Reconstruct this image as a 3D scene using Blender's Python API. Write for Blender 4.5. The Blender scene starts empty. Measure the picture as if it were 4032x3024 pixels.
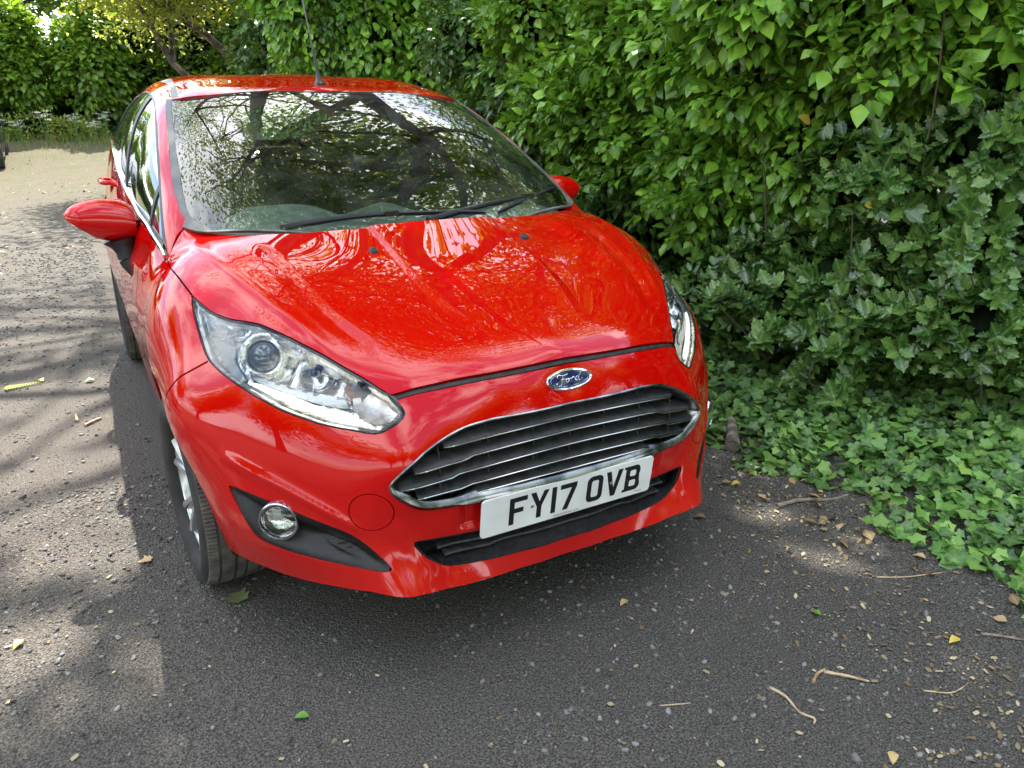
import bpy, bmesh, math, random
import numpy as np
from mathutils import Vector, Matrix
R=math.radians
random.seed(7); rng=np.random.default_rng(7)
sc=bpy.context.scene
# ---------------------------------------------------------------- camera, sky, sun, exposure
cd=bpy.data.cameras.new('camera'); cam=bpy.data.objects.new('camera',cd); sc.collection.objects.link(cam); sc.camera=cam
cd.sensor_width=36.0; cd.lens=36.0*2997.5/4032.0; cd.clip_end=400; cd.clip_start=.05
_yaw,_pitch,_roll=-0.515353,-0.344207,-0.002891
_f=Vector((-math.sin(_yaw)*math.cos(_pitch),math.cos(_yaw)*math.cos(_pitch),math.sin(_pitch)))
_r0=Vector((math.cos(_yaw),math.sin(_yaw),0)); _u0=_r0.cross(_f)
_r=_r0*math.cos(_roll)+_u0*math.sin(_roll); _u=-_r0*math.sin(_roll)+_u0*math.cos(_roll)
M=Matrix((_r,_u,-_f)).transposed().to_4x4(); M.translation=Vector((-0.98816,-1.42770,1.33523)); cam.matrix_world=M
SUN=Vector((.13,.60,.79)).normalized()
w=bpy.data.worlds.new('World'); sc.world=w; w.use_nodes=True
nt=w.node_tree; nt.nodes.clear()
def nd(t,**k):
    n=nt.nodes.new(t)
    for a,b in k.items(): setattr(n,a,b)
    return n
sky=nd('ShaderNodeTexSky',sky_type='NISHITA',sun_disc=False,sun_elevation=math.asin(SUN.z),sun_rotation=math.atan2(SUN.x,SUN.y),air_density=1.0,dust_density=1.0)
tc=nd('ShaderNodeTexCoord'); mp=nd('ShaderNodeMapping'); mp.inputs['Scale'].default_value=(1,1,2.2)
nz=nd('ShaderNodeTexNoise'); nz.inputs['Scale'].default_value=2.6; nz.inputs['Detail'].default_value=8; nz.inputs['Roughness'].default_value=.58
cr=nd('ShaderNodeValToRGB'); cr.color_ramp.elements[0].position=.46; cr.color_ramp.elements[1].position=.60
mx=nd('ShaderNodeMix',data_type='RGBA'); mx.inputs['B'].default_value=(9.5,9.7,10.0,1)
bg=nd('ShaderNodeBackground'); bg.inputs['Strength'].default_value=.15; wo=nd('ShaderNodeOutputWorld')
L=nt.links.new
L(tc.outputs['Generated'],mp.inputs['Vector']); L(mp.outputs[0],nz.inputs['Vector']); L(nz.outputs['Fac'],cr.inputs['Fac']); L(cr.outputs['Color'],mx.inputs['Factor'])
L(sky.outputs[0],mx.inputs['A']); L(mx.outputs['Result'],bg.inputs['Color']); L(bg.outputs[0],wo.inputs['Surface'])
sd=bpy.data.lights.new('sun','SUN'); so=bpy.data.objects.new('sun',sd); sc.collection.objects.link(so)
sd.energy=5.0; sd.angle=R(.53); sd.color=(1,.95,.86); so.rotation_euler=SUN.to_track_quat('Z','Y').to_euler(); so.location=(0,0,30)
sc.view_settings.view_transform='Standard'; sc.view_settings.look='None'; sc.view_settings.gamma=1; sc.view_settings.exposure=1.75
try:
    sc.cycles.use_denoising=True; sc.cycles.max_bounces=10; sc.cycles.transparent_max_bounces=24; sc.cycles.glossy_bounces=5; sc.cycles.diffuse_bounces=4; sc.cycles.sample_clamp_indirect=6; sc.cycles.caustics_reflective=False; sc.cycles.caustics_refractive=False
except Exception: pass

# ---------------------------------------------------------------- helpers
def mat(name,col,rough=.5,metal=0,spec=.5,coat=0,coatr=.03,emit=None,es=0,trans=0,ior=1.5,alpha=1):
    m=bpy.data.materials.new(name); m.use_nodes=True; p=m.node_tree.nodes['Principled BSDF']; i=p.inputs
    i['Base Color'].default_value=(*col,1); i['Roughness'].default_value=rough; i['Metallic'].default_value=metal
    i['Specular IOR Level'].default_value=spec; i['Coat Weight'].default_value=coat; i['Coat Roughness'].default_value=coatr
    i['Transmission Weight'].default_value=trans; i['IOR'].default_value=ior; i['Alpha'].default_value=alpha
    if emit: i['Emission Color'].default_value=(*emit,1); i['Emission Strength'].default_value=es
    return m
def nodes(m): return m.node_tree.nodes, m.node_tree.links.new, m.node_tree.nodes['Principled BSDF']
def add_noise(m,scale,c1,c2,lo=.4,hi=.6,bump=0,bscale=None,detail=6,coord='Object',rr=None):
    n,l,p=nodes(m); t=n.new('ShaderNodeTexCoord'); z=n.new('ShaderNodeTexNoise'); z.inputs['Scale'].default_value=scale; z.inputs['Detail'].default_value=detail
    l(t.outputs[coord],z.inputs['Vector']); r=n.new('ShaderNodeValToRGB'); e=r.color_ramp.elements
    e[0].position=lo; e[0].color=(*c1,1); e[1].position=hi; e[1].color=(*c2,1); l(z.outputs['Fac'],r.inputs['Fac']); l(r.outputs['Color'],p.inputs['Base Color'])
    if rr:
        q=n.new('ShaderNodeMapRange'); q.inputs['To Min'].default_value=rr[0]; q.inputs['To Max'].default_value=rr[1]; l(z.outputs['Fac'],q.inputs['Value']); l(q.outputs[0],p.inputs['Roughness'])
    if bump:
        z2=n.new('ShaderNodeTexNoise'); z2.inputs['Scale'].default_value=bscale or scale*4; z2.inputs['Detail'].default_value=5; l(t.outputs[coord],z2.inputs['Vector'])
        b=n.new('ShaderNodeBump'); b.inputs['Strength'].default_value=bump; b.inputs['Distance'].default_value=.01; l(z2.outputs['Fac'],b.inputs['Height']); l(b.outputs[0],p.inputs['Normal'])
    return m
def tag(o,label=None,cat=None,group=None,kind=None):
    if label: o['label']=label
    if cat: o['category']=cat
    if group: o['group']=group
    if kind: o['kind']=kind
    return o
def link(o,parent=None):
    sc.collection.objects.link(o)
    if parent: o.parent=parent
    return o
def empty(name,loc=(0,0,0),rz=0):
    o=bpy.data.objects.new(name,None); o.location=loc; o.rotation_euler=(0,0,rz); o.empty_display_size=.1; return link(o)
def mesh(name,V,F,m,parent=None,smooth=True,norms=None):
    me=bpy.data.meshes.new(name); me.from_pydata([tuple(map(float,v)) for v in V],[],[tuple(map(int,f)) for f in F]); 
    for a in (m if isinstance(m,(list,tuple)) else [m]): me.materials.append(a)
    if smooth: me.polygons.foreach_set('use_smooth',[True]*len(me.polygons))
    me.update()
    if norms is not None:
        me.normals_split_custom_set([tuple(map(float,norms[l.vertex_index])) for l in me.loops])
    o=bpy.data.objects.new(name,me); return link(o,parent)
class MB:
    def __init__(s): s.V=[];s.F=[];s.mi=[];s.cur=0
    def add(s,V,F):
        b=len(s.V); s.V+= [tuple(map(float,v)) for v in V]; s.F+=[tuple(b+i for i in f) for f in F]; s.mi+=[s.cur]*len(F)
    def box(s,c,d,rot=None,taper=1):
        V=[]
        for z in (-.5,.5):
            k=taper if z>0 else 1
            for x,y in ((-.5,-.5),(.5,-.5),(.5,.5),(-.5,.5)):
                v=Vector((x*d[0]*k,y*d[1]*k,z*d[2])); 
                if rot is not None: v=rot@v
                V.append(v+Vector(c))
        s.add(V,[(0,3,2,1),(4,5,6,7),(0,1,5,4),(1,2,6,5),(2,3,7,6),(3,0,4,7)])
    def tube(s,P,r,n=8,cap=True,flat=None):
        P=[Vector(p) for p in P]; m=len(P); rr=r if hasattr(r,'__len__') else [r]*m
        up=Vector((0,0,1)); rings=[]; prev=None
        for i,p in enumerate(P):
            t=(P[min(i+1,m-1)]-P[max(i-1,0)]).normalized()
            if prev is None: a=t.orthogonal().normalized()
            else: a=(prev-t*prev.dot(t)); a=a.normalized() if a.length>1e-6 else t.orthogonal().normalized()
            prev=a; b=t.cross(a); rings.append([p+(a*math.cos(2*math.pi*k/n)+b*math.sin(2*math.pi*k/n))*rr[i] for k in range(n)])
        V=[v for g in rings for v in g]; F=[(i*n+k,i*n+(k+1)%n,(i+1)*n+(k+1)%n,(i+1)*n+k) for i in range(m-1) for k in range(n)]
        if cap: F+=[tuple(range(n))[::-1],tuple((m-1)*n+k for k in range(n))]
        s.add(V,F)
    def loft(s,rings,closed=True,cap=False):
        n=len(rings[0]); V=[v for g in rings for v in g]; k=n if closed else n-1
        F=[(i*n+j,i*n+(j+1)%n,(i+1)*n+(j+1)%n,(i+1)*n+j) for i in range(len(rings)-1) for j in range(k)]
        if cap: F+=[tuple(range(n))[::-1],tuple((len(rings)-1)*n+j for j in range(n))]
        s.add(V,F)
    def lathe(s,prof,n=48,axis='x',cen=(0,0,0),closed=False):
        rings=[]
        for a in range(n):
            t=2*math.pi*a/n; g=[]
            for h,r in prof:
                if axis=='x': g.append((cen[0]+h,cen[1]+r*math.cos(t),cen[2]+r*math.sin(t)))
                elif axis=='z': g.append((cen[0]+r*math.cos(t),cen[1]+r*math.sin(t),cen[2]+h))
                else: g.append((cen[0]+r*math.cos(t),cen[1]+h,cen[2]+r*math.sin(t)))
            rings.append(g)
        m=len(prof); V=[v for g in rings for v in g]
        F=[(i*m+j,i*m+(j+1)%m,((i+1)%n)*m+(j+1)%m,((i+1)%n)*m+j) for i in range(n) for j in range(m if closed else m-1)]
        s.add(V,F)
    def build(s,name,m,parent=None,smooth=True,xf=None):
        V=s.V if xf is None else [xf@Vector(v) for v in s.V]
        o=mesh(name,V,s.F,m,parent,smooth)
        if any(s.mi): o.data.polygons.foreach_set('material_index',s.mi)
        if smooth:
            try: o.data.set_sharp_from_angle(angle=R(38))
            except Exception: pass
        return o
def catmull(P,sub=4,closed=False):
    P=np.array(P,float); n=len(P); out=[]
    for i in range(n if closed else n-1):
        a=P[(i-1)%n] if closed or i>0 else 2*P[0]-P[1]; b=P[i]; c=P[(i+1)%n]; d=P[(i+2)%n] if closed or i+2<n else 2*P[-1]-P[-2]
        for k in range(sub):
            t=k/sub; out.append(.5*((2*b)+(c-a)*t+(2*a-5*b+4*c-d)*t*t+(3*b-a-3*c+d)*t**3))
    if not closed: out.append(P[-1])
    return np.array(out)
def resamp(P,step,closed=False):
    P=np.array(P,float); Q=np.vstack([P,P[:1]]) if closed else P
    d=np.r_[0,np.cumsum(np.linalg.norm(np.diff(Q,axis=0),axis=1))]; n=max(3,int(d[-1]/step)+1)
    t=np.linspace(0,d[-1],n+1 if closed else n); t=t[:-1] if closed else t
    return np.stack([np.interp(t,d,Q[:,i]) for i in range(Q.shape[1])],1)
class Chart:
    # radial surface about a capsule axis (0,y0..,z0); unit radius parameter space
    def __init__(s,y0,z0,pts,lam):
        s.y0,s.z0=y0,z0
        P=np.array(pts,float);lam=np.array(lam,float)
        d,r=s.dirs(P)
        off=P[:,0]>1e-4
        dm=d[off]*[-1,1,1]
        s.D=np.vstack([d,dm]);rr=np.r_[r,r[off]];L=np.r_[lam,lam[off]]
        n=len(s.D);K=s.ker(s.D,s.D)+np.diag(L*1e-3)
        Q=np.c_[np.ones(n),s.D]
        A=np.zeros((n+4,n+4));A[:n,:n]=K;A[:n,n:]=Q;A[n:,:n]=Q.T
        w=np.linalg.solve(A,np.r_[rr,np.zeros(4)]);s.w,s.c=w[:n],w[n:];s.D2=(s.D**2).sum(1)
    def ker(s,A,B):
        d2=((A[:,None,:]-B[None])**2).sum(-1);return d2*np.sqrt(d2)
    def dirs(s,P):
        P=np.atleast_2d(np.asarray(P,float));v=P-[0,s.y0,s.z0];back=v[:,1]>0
        w=v.copy();w[back,1]=0;r=np.linalg.norm(w,axis=1)
        d=w/r[:,None];d[back,1]=v[back,1];return d,r
    def R(s,d):
        out=np.empty(len(d))
        for i in range(0,len(d),4000):
            D=d[i:i+4000];d2=np.maximum((D**2).sum(1)[:,None]+s.D2-2*D@s.D.T,0);out[i:i+4000]=(d2*np.sqrt(d2))@s.w+s.c[0]+D@s.c[1:]
        return out
    def uv(s,P):
        d,_=s.dirs(P);front=d[:,1]<=0
        psi=np.arccos(np.clip(-d[:,1],-1,1));rho=np.where(front,psi,np.pi/2+d[:,1])
        ph=np.arctan2(d[:,0],d[:,2]);return np.stack([rho*np.sin(ph),rho*np.cos(ph)],1)
    def dirof(s,uv):
        uv=np.atleast_2d(uv);rho=np.hypot(uv[:,0],uv[:,1]);ph=np.arctan2(uv[:,0],uv[:,1])
        f=rho<=np.pi/2;sp=np.where(f,np.sin(rho),1.)
        return np.stack([sp*np.sin(ph),np.where(f,-np.cos(rho),rho-np.pi/2),sp*np.cos(ph)],1)
    def disp(s,P): return 0
    def S(s,uv,extra=True):
        d=s.dirof(uv);r=s.R(d);u=d.copy();b=d[:,1]>0;u[b,1]=0
        P=np.array([0,s.y0,s.z0])+u*r[:,None];P[b,1]+=d[b,1]
        if extra: P=P+u*np.asarray(s.disp(P)).reshape(-1,1)
        return P
    def N(s,uv,h=2e-3):
        uv=np.atleast_2d(uv);a=2*math.pi/3;o=[h*np.array([math.cos(k*a+.5),math.sin(k*a+.5)]) for k in range(3)]
        q=[s.S(uv+k) for k in o];n=np.cross(q[1]-q[0],q[2]-q[0])
        n/=np.linalg.norm(n,axis=1)[:,None]+1e-12
        d=s.dirof(uv);d[d[:,1]>0,1]=0
        return n*np.sign((n*d).sum(1))[:,None]
    def hit(s,o,d,t0=.5,t1=9,n=600):
        ts=np.linspace(t0,t1,n);P=o+ts[:,None]*d
        dd,r=s.dirs(P);g=r-s.R(dd)
        k=np.where((g[:-1]>0)&(g[1:]<=0))[0]
        if len(k)==0: return None
        a,b=ts[k[0]],ts[k[0]+1]
        for _ in range(25):
            m=(a+b)/2;q=o+m*d;dd,r=s.dirs(q)
            if (r-s.R(dd))[0]>0:a=m
            else:b=m
        return o+a*d
# outlines and surface points of the car in metres (x = half width, y = back from the nose, z = up)
BODY_PTS=[(0.3708,0.1177,0.7359,0.02),(0.3145,0.1003,0.7451,0.02),(0.2685,0.0882,0.7515,0.02),(0.2209,0.0785,0.7551,0.02),(0.1715,0.0705,0.758,0.02),(0.085,0.0623,0.7601,0.02),(0.0175,0.0601,0.7634,0.02),(0.3532,0.1057,0.7286,0.02),(0.3083,0.0923,0.7349,0.02),(0.2526,0.0789,0.7416,0.02),(0.1746,0.065,0.7471,0.02),(0.0885,0.0564,0.7507,0.02),(0.0212,0.0541,0.7523,0.02),(0,0.06,0.7655,0.02),(0,0.054,0.7535,0.02),(0.416,0.133,0.719,0.02),(0,0.043,0.715,0.02),(0.439,0.046,0.568,0.05),(0.403,0.035,0.6,0.05),(0.3853,0.0444,0.605,0.05),(0.3048,0.0323,0.6479,0.05),(0.22,0.0226,0.6628,0.05),(0.0463,0.0125,0.6718,0.05),(0.465,0.064,0.528,0.02),(0.452,0.058,0.499,0.05),(0.427,0.055,0.476,0.05),(0.397,0.052,0.455,0.05),(0.363,0.05,0.442,0.05),(0.333,0.046,0.44,0.05),(0,0.01,0.665,0.05),(0,0,0.56,0.1),(0.2,0.006,0.56,0.1),(0,0.016,0.4,0.1),(0.25,0.03,0.4,0.1),(0.36,0.045,0.4,0.1),(0.411,0.065,0.369,0.05),(0.391,0.06,0.331,0.05),(0.358,0.053,0.301,0.05),(0.316,0.05,0.28,0.05),(0.267,0.04,0.276,0.05),(0.19,0.028,0.277,0.05),(0.1,0.02,0.28,0.05),(0,0.018,0.282,0.05),(0.379,0.06,0.362,0.05),(0.3,0.05,0.358,0.05),(0.15,0.035,0.352,0.05),(0,0.03,0.35,0.05),(0,0.028,0.228,0.03),(0.134,0.026,0.23,0.03),(0.223,0.022,0.233,0.03),(0.31,0.016,0.24,0.03),(0.4,0.004,0.256,0.03),(0.437,0.008,0.259,0.03),(0.514,0.069,0.255,0.03),(0.585,0.157,0.245,0.03),(0.657,0.258,0.235,0.03),(0.714,0.356,0.23,0.03),(0.771,0.476,0.23,0.03),(0.786,0.55,0.235,0.03),(0,0.038,0.256,0.1),(0.134,0.036,0.258,0.1),(0.223,0.032,0.261,0.1),(0.31,0.026,0.268,0.1),(0.4,0.014,0.284,0.1),(0.437,0.018,0.287,0.1),(0.767,0.356,0.48,2),(0.72,0.296,0.468,2),(0.676,0.246,0.453,2),(0.633,0.199,0.436,2),(0.59,0.156,0.42,2),(0.551,0.124,0.403,2),(0.522,0.101,0.378,2),(0.496,0.08,0.349,2),(0.476,0.06,0.323,2),(0.479,0.057,0.315,2),(0.495,0.067,0.31,2),(0.54,0.096,0.317,2),(0.603,0.139,0.331,2),(0.663,0.193,0.342,2),(0.707,0.241,0.356,2),(0.729,0.276,0.362,2),(0.74,0.301,0.379,2),(0.754,0.326,0.415,2),(0.767,0.349,0.456,2),(0.505,0.088,0.462,0.05),(0.665,0.508,0.845,0.3),(0.618,0.432,0.836,0.3),(0.576,0.363,0.816,0.3),(0.538,0.302,0.791,0.3),(0.501,0.244,0.763,0.3),(0.46,0.188,0.749,0.3),(0.752,0.69,0.878,0.5),(0.76,0.665,0.858,0.5),(0.762,0.63,0.829,0.5),(0.761,0.6,0.799,0.5),(0.76,0.56,0.772,0.5),(0.757,0.52,0.753,0.5),(0.744,0.46,0.74,0.5),(0.722,0.4,0.723,0.5),(0.69,0.34,0.703,0.5),(0.646,0.285,0.678,0.5),(0.602,0.235,0.662,0.5),(0.557,0.19,0.65,0.5),(0.509,0.155,0.642,0.5),(0.462,0.125,0.638,0.5),(0.699,1.094,1.008,0.4),(0.6,1.15,1.03,1),(0.774,0.937,0.925,0.3),(0.765,0.786,0.907,0.3),(0.75,0.691,0.88,0.3),(0.854,0.65,0.66,0.3),(0.866,0.83,0.66,0.3),(0.862,1.1,0.66,0.3),(0.858,1.4,0.66,0.3),(0.862,2,0.66,0.3),(0.862,2.8,0.66,0.3),(0.862,3.3,0.66,0.3),(0.8,3.7,0.66,0.3),(0.838,0.75,0.8,0.3),(0.845,1,0.8,0.3),(0.848,1.3,0.8,0.3),(0.852,2,0.8,0.3),(0.85,2.8,0.8,0.3),(0.845,3.3,0.8,0.3),(0.78,3.7,0.8,0.3),(0.766,1.047,0.918,0.1),(0.782,1.19,0.966,0.1),(0.79,1.48,1,0.1),(0.79,1.9,1.04,0.1),(0.785,2.3,1.09,0.1),(0.77,2.7,1.15,0.1),(0.745,3.2,1.19,0.1),(0.7,3.7,1.19,0.1),(0.81,1.25,0.9,0.3),(0.83,1.6,0.9,0.3),(0.835,2,0.9,0.3),(0.83,2.6,0.9,0.3),(0.82,3.2,0.9,0.3),(0.76,3.7,0.9,0.3),(0.845,1.3,0.45,0.3),(0.852,1.8,0.45,0.3),(0.852,2.4,0.45,0.3),(0.845,2.9,0.45,0.3),(0.8,1.3,0.22,0.3),(0.81,1.8,0.22,0.3),(0.81,2.4,0.22,0.3),(0.8,2.9,0.22,0.3),(0.75,3.6,0.22,0.3),(0.7,3.9,0.35,0.5),(0.7,3.9,0.6,0.5),(0.7,3.9,0.85,0.5),(0.862,0.54,0.68,0.8),(0.858,0.54,0.628,0.8),(0.848,0.54,0.542,0.8),(0.826,0.53,0.444,0.8),(0.811,0.53,0.36,0.8),(0.798,0.53,0.288,0.8),(0.55,0.135,0.52,0.8),(0.62,0.195,0.55,0.8),(0.69,0.275,0.56,0.8),(0.75,0.36,0.58,0.8),(0.55,0.125,0.42,0.8),(0.52,0.118,0.6,0.8),(0.65,0.24,0.46,0.8),(0,0.2,0.8153,0.3),(0.1025,0.2,0.8133,0.3),(0.205,0.2,0.807,0.3),(0.3075,0.2,0.7952,0.3),(0.41,0.2,0.7756,0.3),(0,0.3,0.8487,0.3),(0.115,0.3,0.8471,0.3),(0.23,0.3,0.842,0.3),(0.345,0.3,0.8318,0.3),(0.46,0.3,0.8138,0.3),(0,0.42,0.885,0.3),(0.127,0.42,0.884,0.3),(0.254,0.42,0.8805,0.3),(0.381,0.42,0.8729,0.3),(0.508,0.42,0.8589,0.3),(0,0.55,0.9218,0.3),(0.1388,0.55,0.921,0.3),(0.2775,0.55,0.9182,0.3),(0.4162,0.55,0.9126,0.3),(0.555,0.55,0.9029,0.3),(0,0.68,0.9581,0.3),(0.1485,0.68,0.9567,0.3),(0.297,0.68,0.9528,0.3),(0.4455,0.68,0.9469,0.3),(0.594,0.68,0.9398,0.3),(0,0.8,0.9932,0.3),(0.1525,0.8,0.9905,0.3),(0.305,0.8,0.9834,0.3),(0.4575,0.8,0.9739,0.3),(0.61,0.8,0.9659,0.3),(0,0.92,1.0316,0.3),(0.1542,0.92,1.0269,0.3),(0.3083,0.92,1.0141,0.3),(0.4625,0.92,0.9973,0.3),(0.6167,0.92,0.9833,0.3),(0,1.02,1.0676,0.3),(0.15,1.02,1.0609,0.3),(0.3,1.02,1.0425,0.3),(0.45,1.02,1.0175,0.3),(0.6,1.02,0.9941,0.3)]
CABIN_PTS=[(0.61,1.87,1.377,3),(0.635,1.72,1.322,3),(0.654,1.595,1.271,3),(0.669,1.491,1.222,3),(0.681,1.401,1.176,3),(0.693,1.31,1.132,3),(0.701,1.222,1.091,3),(0.703,1.162,1.06,3),(0.703,1.09,1.02,3),(0,0.86,0.99,3),(0,1,1.057,3),(0,1.2,1.155,3),(0,1.4,1.25,3),(0,1.6,1.337,3),(0,1.8,1.413,3),(0.35,0.9,0.99,3),(0.35,1.2,1.136,3),(0.35,1.5,1.277,3),(0.35,1.8,1.404,3),(0.55,1,1,3),(0.55,1.3,1.145,3),(0.56,1.6,1.285,3),(0.56,1.86,1.391,3),(0,1.95,1.444,3),(0,2.2,1.485,3),(0,2.5,1.505,3),(0,3,1.5,3),(0,3.5,1.45,3),(0,3.75,1.38,3),(0.585,1.95,1.4,3),(0.6,2.2,1.43,3),(0.6,2.6,1.447,3),(0.58,3.1,1.43,3),(0.55,3.6,1.36,3),(0.35,2,1.44,3),(0.35,2.5,1.49,3),(0.35,3,1.483,3),(0.35,3.5,1.43,3),(0.777,1.35,1,3),(0.757,1.35,1.06,3),(0.735,1.35,1.1,3),(0.797,1.6,1,3),(0.772,1.6,1.1,3),(0.731,1.6,1.2,3),(0.742,1.8,1.2,3),(0.7,1.8,1.28,3),(0.808,2.1,0.98,3),(0.783,2.1,1.1,3),(0.752,2.1,1.2,3),(0.706,2.1,1.3,3),(0.657,2.1,1.37,3),(0.808,2.6,0.98,3),(0.783,2.6,1.1,3),(0.752,2.6,1.2,3),(0.706,2.6,1.3,3),(0.657,2.6,1.38,3),(0.79,3.2,0.98,3),(0.76,3.2,1.1,3),(0.73,3.2,1.2,3),(0.69,3.2,1.3,3),(0.64,3.2,1.37,3),(0.74,3.7,0.98,3),(0.67,3.7,1.2,3),(0.62,3.7,1.3,3),(0.765,1.06,0.93,3),(0.782,1.2,0.968,3),(0.768,2.7,1.152,3),(0.81,2,0.9,3),(0.81,3,0.9,3),(0.8,1.4,0.9,3),(0,0.7,0.9,18),(0.4,0.75,0.9,18)]
GRILLE=[(0.4661,0.064,0.5273),(0.4621,0.0613,0.5398),(0.4351,0.0467,0.5707),(0.3995,0.0396,0.5982),(0.3871,0.04,0.6072),(0.3474,0.0377,0.6291),(0.3259,0.0355,0.6393),(0.3044,0.0331,0.6476),(0.2868,0.0311,0.653),(0.2692,0.0289,0.6567),(0.22,0.0225,0.6629)]
GRILLE_BOT=[(0.4639,0.0631,0.5158),(0.4535,0.0592,0.5015),(0.4326,0.055,0.4812),(0.4104,0.0526,0.4657),(0.3856,0.0499,0.4559),(0.3508,0.045,0.4519),(0.303,0.035,0.4521),(0.2857,0.0309,0.4526)]
LOWG=[(0.4134,0.0639,0.3704),(0.4132,0.0628,0.3621),(0.4049,0.0596,0.348),(0.3965,0.0562,0.3361),(0.3844,0.0518,0.3224),(0.3734,0.0491,0.3126),(0.36,0.0467,0.3017),(0.3459,0.0455,0.2933),(0.3248,0.0449,0.2857),(0.2827,0.0414,0.2797),(0.2188,0.0341,0.2784),(0.1607,0.0301,0.2775)]
LOWG_TOP=[(0.4064,0.0634,0.3707),(0.3581,0.0594,0.3649),(0.2981,0.0502,0.364),(0.2523,0.0406,0.3655)]
FOG=[(0.7672,0.3563,0.4798),(0.7205,0.2924,0.4694),(0.6767,0.2443,0.4544),(0.6336,0.198,0.4369),(0.5903,0.1543,0.4206),(0.5519,0.1212,0.4048),(0.5222,0.0993,0.3794),(0.4958,0.0796,0.3493),(0.476,0.0604,0.323),(0.4783,0.0577,0.3143),(0.4951,0.0669,0.3102),(0.5376,0.1029,0.3123),(0.5978,0.1587,0.318),(0.6583,0.2171,0.3271),(0.7028,0.2646,0.3421),(0.7259,0.2937,0.3516),(0.7392,0.3087,0.3746),(0.7534,0.3288,0.4131),(0.7666,0.3526,0.4538)]
TOW=[(0.5046,0.0888,0.4613)]
LAMP=[(0.749,0.6911,0.8807),(0.7434,0.6733,0.875),(0.7372,0.6545,0.8685),(0.7309,0.6366,0.8619),(0.723,0.6171,0.8556),(0.7148,0.5992,0.8511),(0.7062,0.5826,0.8484),(0.6947,0.5606,0.8459),(0.6831,0.5393,0.8446),(0.6591,0.5022,0.845),(0.6353,0.4681,0.8437),(0.6214,0.4448,0.8397),(0.608,0.4215,0.8343),(0.5808,0.3794,0.8225),(0.5542,0.3388,0.8082),(0.5276,0.3006,0.7934),(0.5021,0.2611,0.7766),(0.4796,0.2259,0.7621),(0.457,0.1915,0.7477),(0.439,0.1629,0.7331),(0.4214,0.1389,0.7217),(0.4129,0.122,0.7099),(0.4073,0.1103,0.7008),(0.4046,0.1011,0.6916),(0.4047,0.0968,0.6862),(0.4079,0.0946,0.6807),(0.4128,0.0929,0.6744),(0.4188,0.0933,0.6695),(0.4284,0.0945,0.6622),(0.4391,0.0981,0.6562),(0.4478,0.1013,0.6509),(0.4597,0.1067,0.6445),(0.4738,0.1164,0.6409),(0.4898,0.1305,0.6411),(0.5104,0.15,0.6442),(0.5336,0.1701,0.6465),(0.5567,0.1907,0.6501),(0.5796,0.212,0.655),(0.602,0.235,0.6625),(0.6245,0.2586,0.6698),(0.6467,0.2836,0.6783),(0.6681,0.3114,0.6906),(0.6894,0.3414,0.7022),(0.7059,0.369,0.7124),(0.7218,0.4009,0.7229),(0.7333,0.4285,0.7311),(0.7443,0.4601,0.7398),(0.752,0.4879,0.7477),(0.7575,0.5121,0.755),(0.7599,0.5359,0.7653),(0.7607,0.553,0.7741),(0.7613,0.5767,0.788),(0.7615,0.5948,0.8002),(0.7619,0.6119,0.8128),(0.7616,0.6311,0.8283),(0.7613,0.6508,0.844),(0.7597,0.667,0.8571),(0.7572,0.682,0.8688),(0.7537,0.6907,0.8767)]
HOODFRONT=[(0.4214,0.1389,0.7217),(0.3941,0.127,0.7294),(0.3703,0.1189,0.7355),(0.3145,0.1003,0.7451),(0.2685,0.0882,0.7515),(0.2209,0.0785,0.7551),(0.1715,0.0705,0.758),(0.085,0.0623,0.7601),(0.0175,0.0601,0.7634)]
BUMPTOP=[(0.418,0.1287,0.7133),(0.3889,0.1165,0.7219),(0.3536,0.1047,0.729),(0.3083,0.0923,0.7349),(0.2526,0.0789,0.7416),(0.1746,0.065,0.7471),(0.0885,0.0564,0.7507),(0.0212,0.0541,0.7523)]
SHUT=[(0.7721,0.9576,0.9215),(0.771,0.8425,0.917),(0.7652,0.7857,0.9072),(0.7582,0.7329,0.8934),(0.7522,0.6991,0.8824)]
WINGSHUT=[(0.7583,0.5091,0.7526),(0.7745,0.5195,0.7424),(0.7941,0.5312,0.7302),(0.8089,0.5408,0.7207),(0.8203,0.5495,0.7126),(0.8306,0.5566,0.703),(0.8414,0.5645,0.6894),(0.8504,0.5762,0.6741),(0.8574,0.5955,0.656),(0.8618,0.6097,0.6329)]
LIP=[(0.7871,0.5389,0.2437),(0.7713,0.4706,0.2366),(0.7436,0.4032,0.2372),(0.7144,0.3504,0.2374),(0.6857,0.3005,0.2384),(0.657,0.2548,0.2404),(0.6223,0.205,0.2441),(0.5848,0.1557,0.2491),(0.5478,0.1089,0.2541),(0.5138,0.0684,0.2592),(0.47,0.0253,0.2621)]
CREASE_IN=[(0.198,0.823,0.997),(0.197,0.752,0.975),(0.197,0.68,0.955),(0.198,0.61,0.937),(0.196,0.548,0.918),(0.194,0.49,0.9),(0.187,0.436,0.885),(0.18,0.384,0.871),(0.17,0.34,0.856)]
CREASE_OUT=[(0.534,0.775,0.966),(0.518,0.635,0.938),(0.506,0.532,0.903),(0.491,0.448,0.869),(0.468,0.366,0.842),(0.437,0.29,0.822),(0.428,0.226,0.784)]
RIDGE=[(0.688,0.921,0.988),(0.667,0.792,0.958),(0.634,0.695,0.925),(0.599,0.619,0.89),(0.57,0.527,0.857)]
LOWLINE=[(0.4748,0.0771,0.4251),(0.4599,0.0733,0.3991),(0.4342,0.0658,0.3692),(0.4099,0.0581,0.3438),(0.387,0.0467,0.3138),(0.3596,0.0392,0.2889),(0.3067,0.0378,0.2723)]
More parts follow.
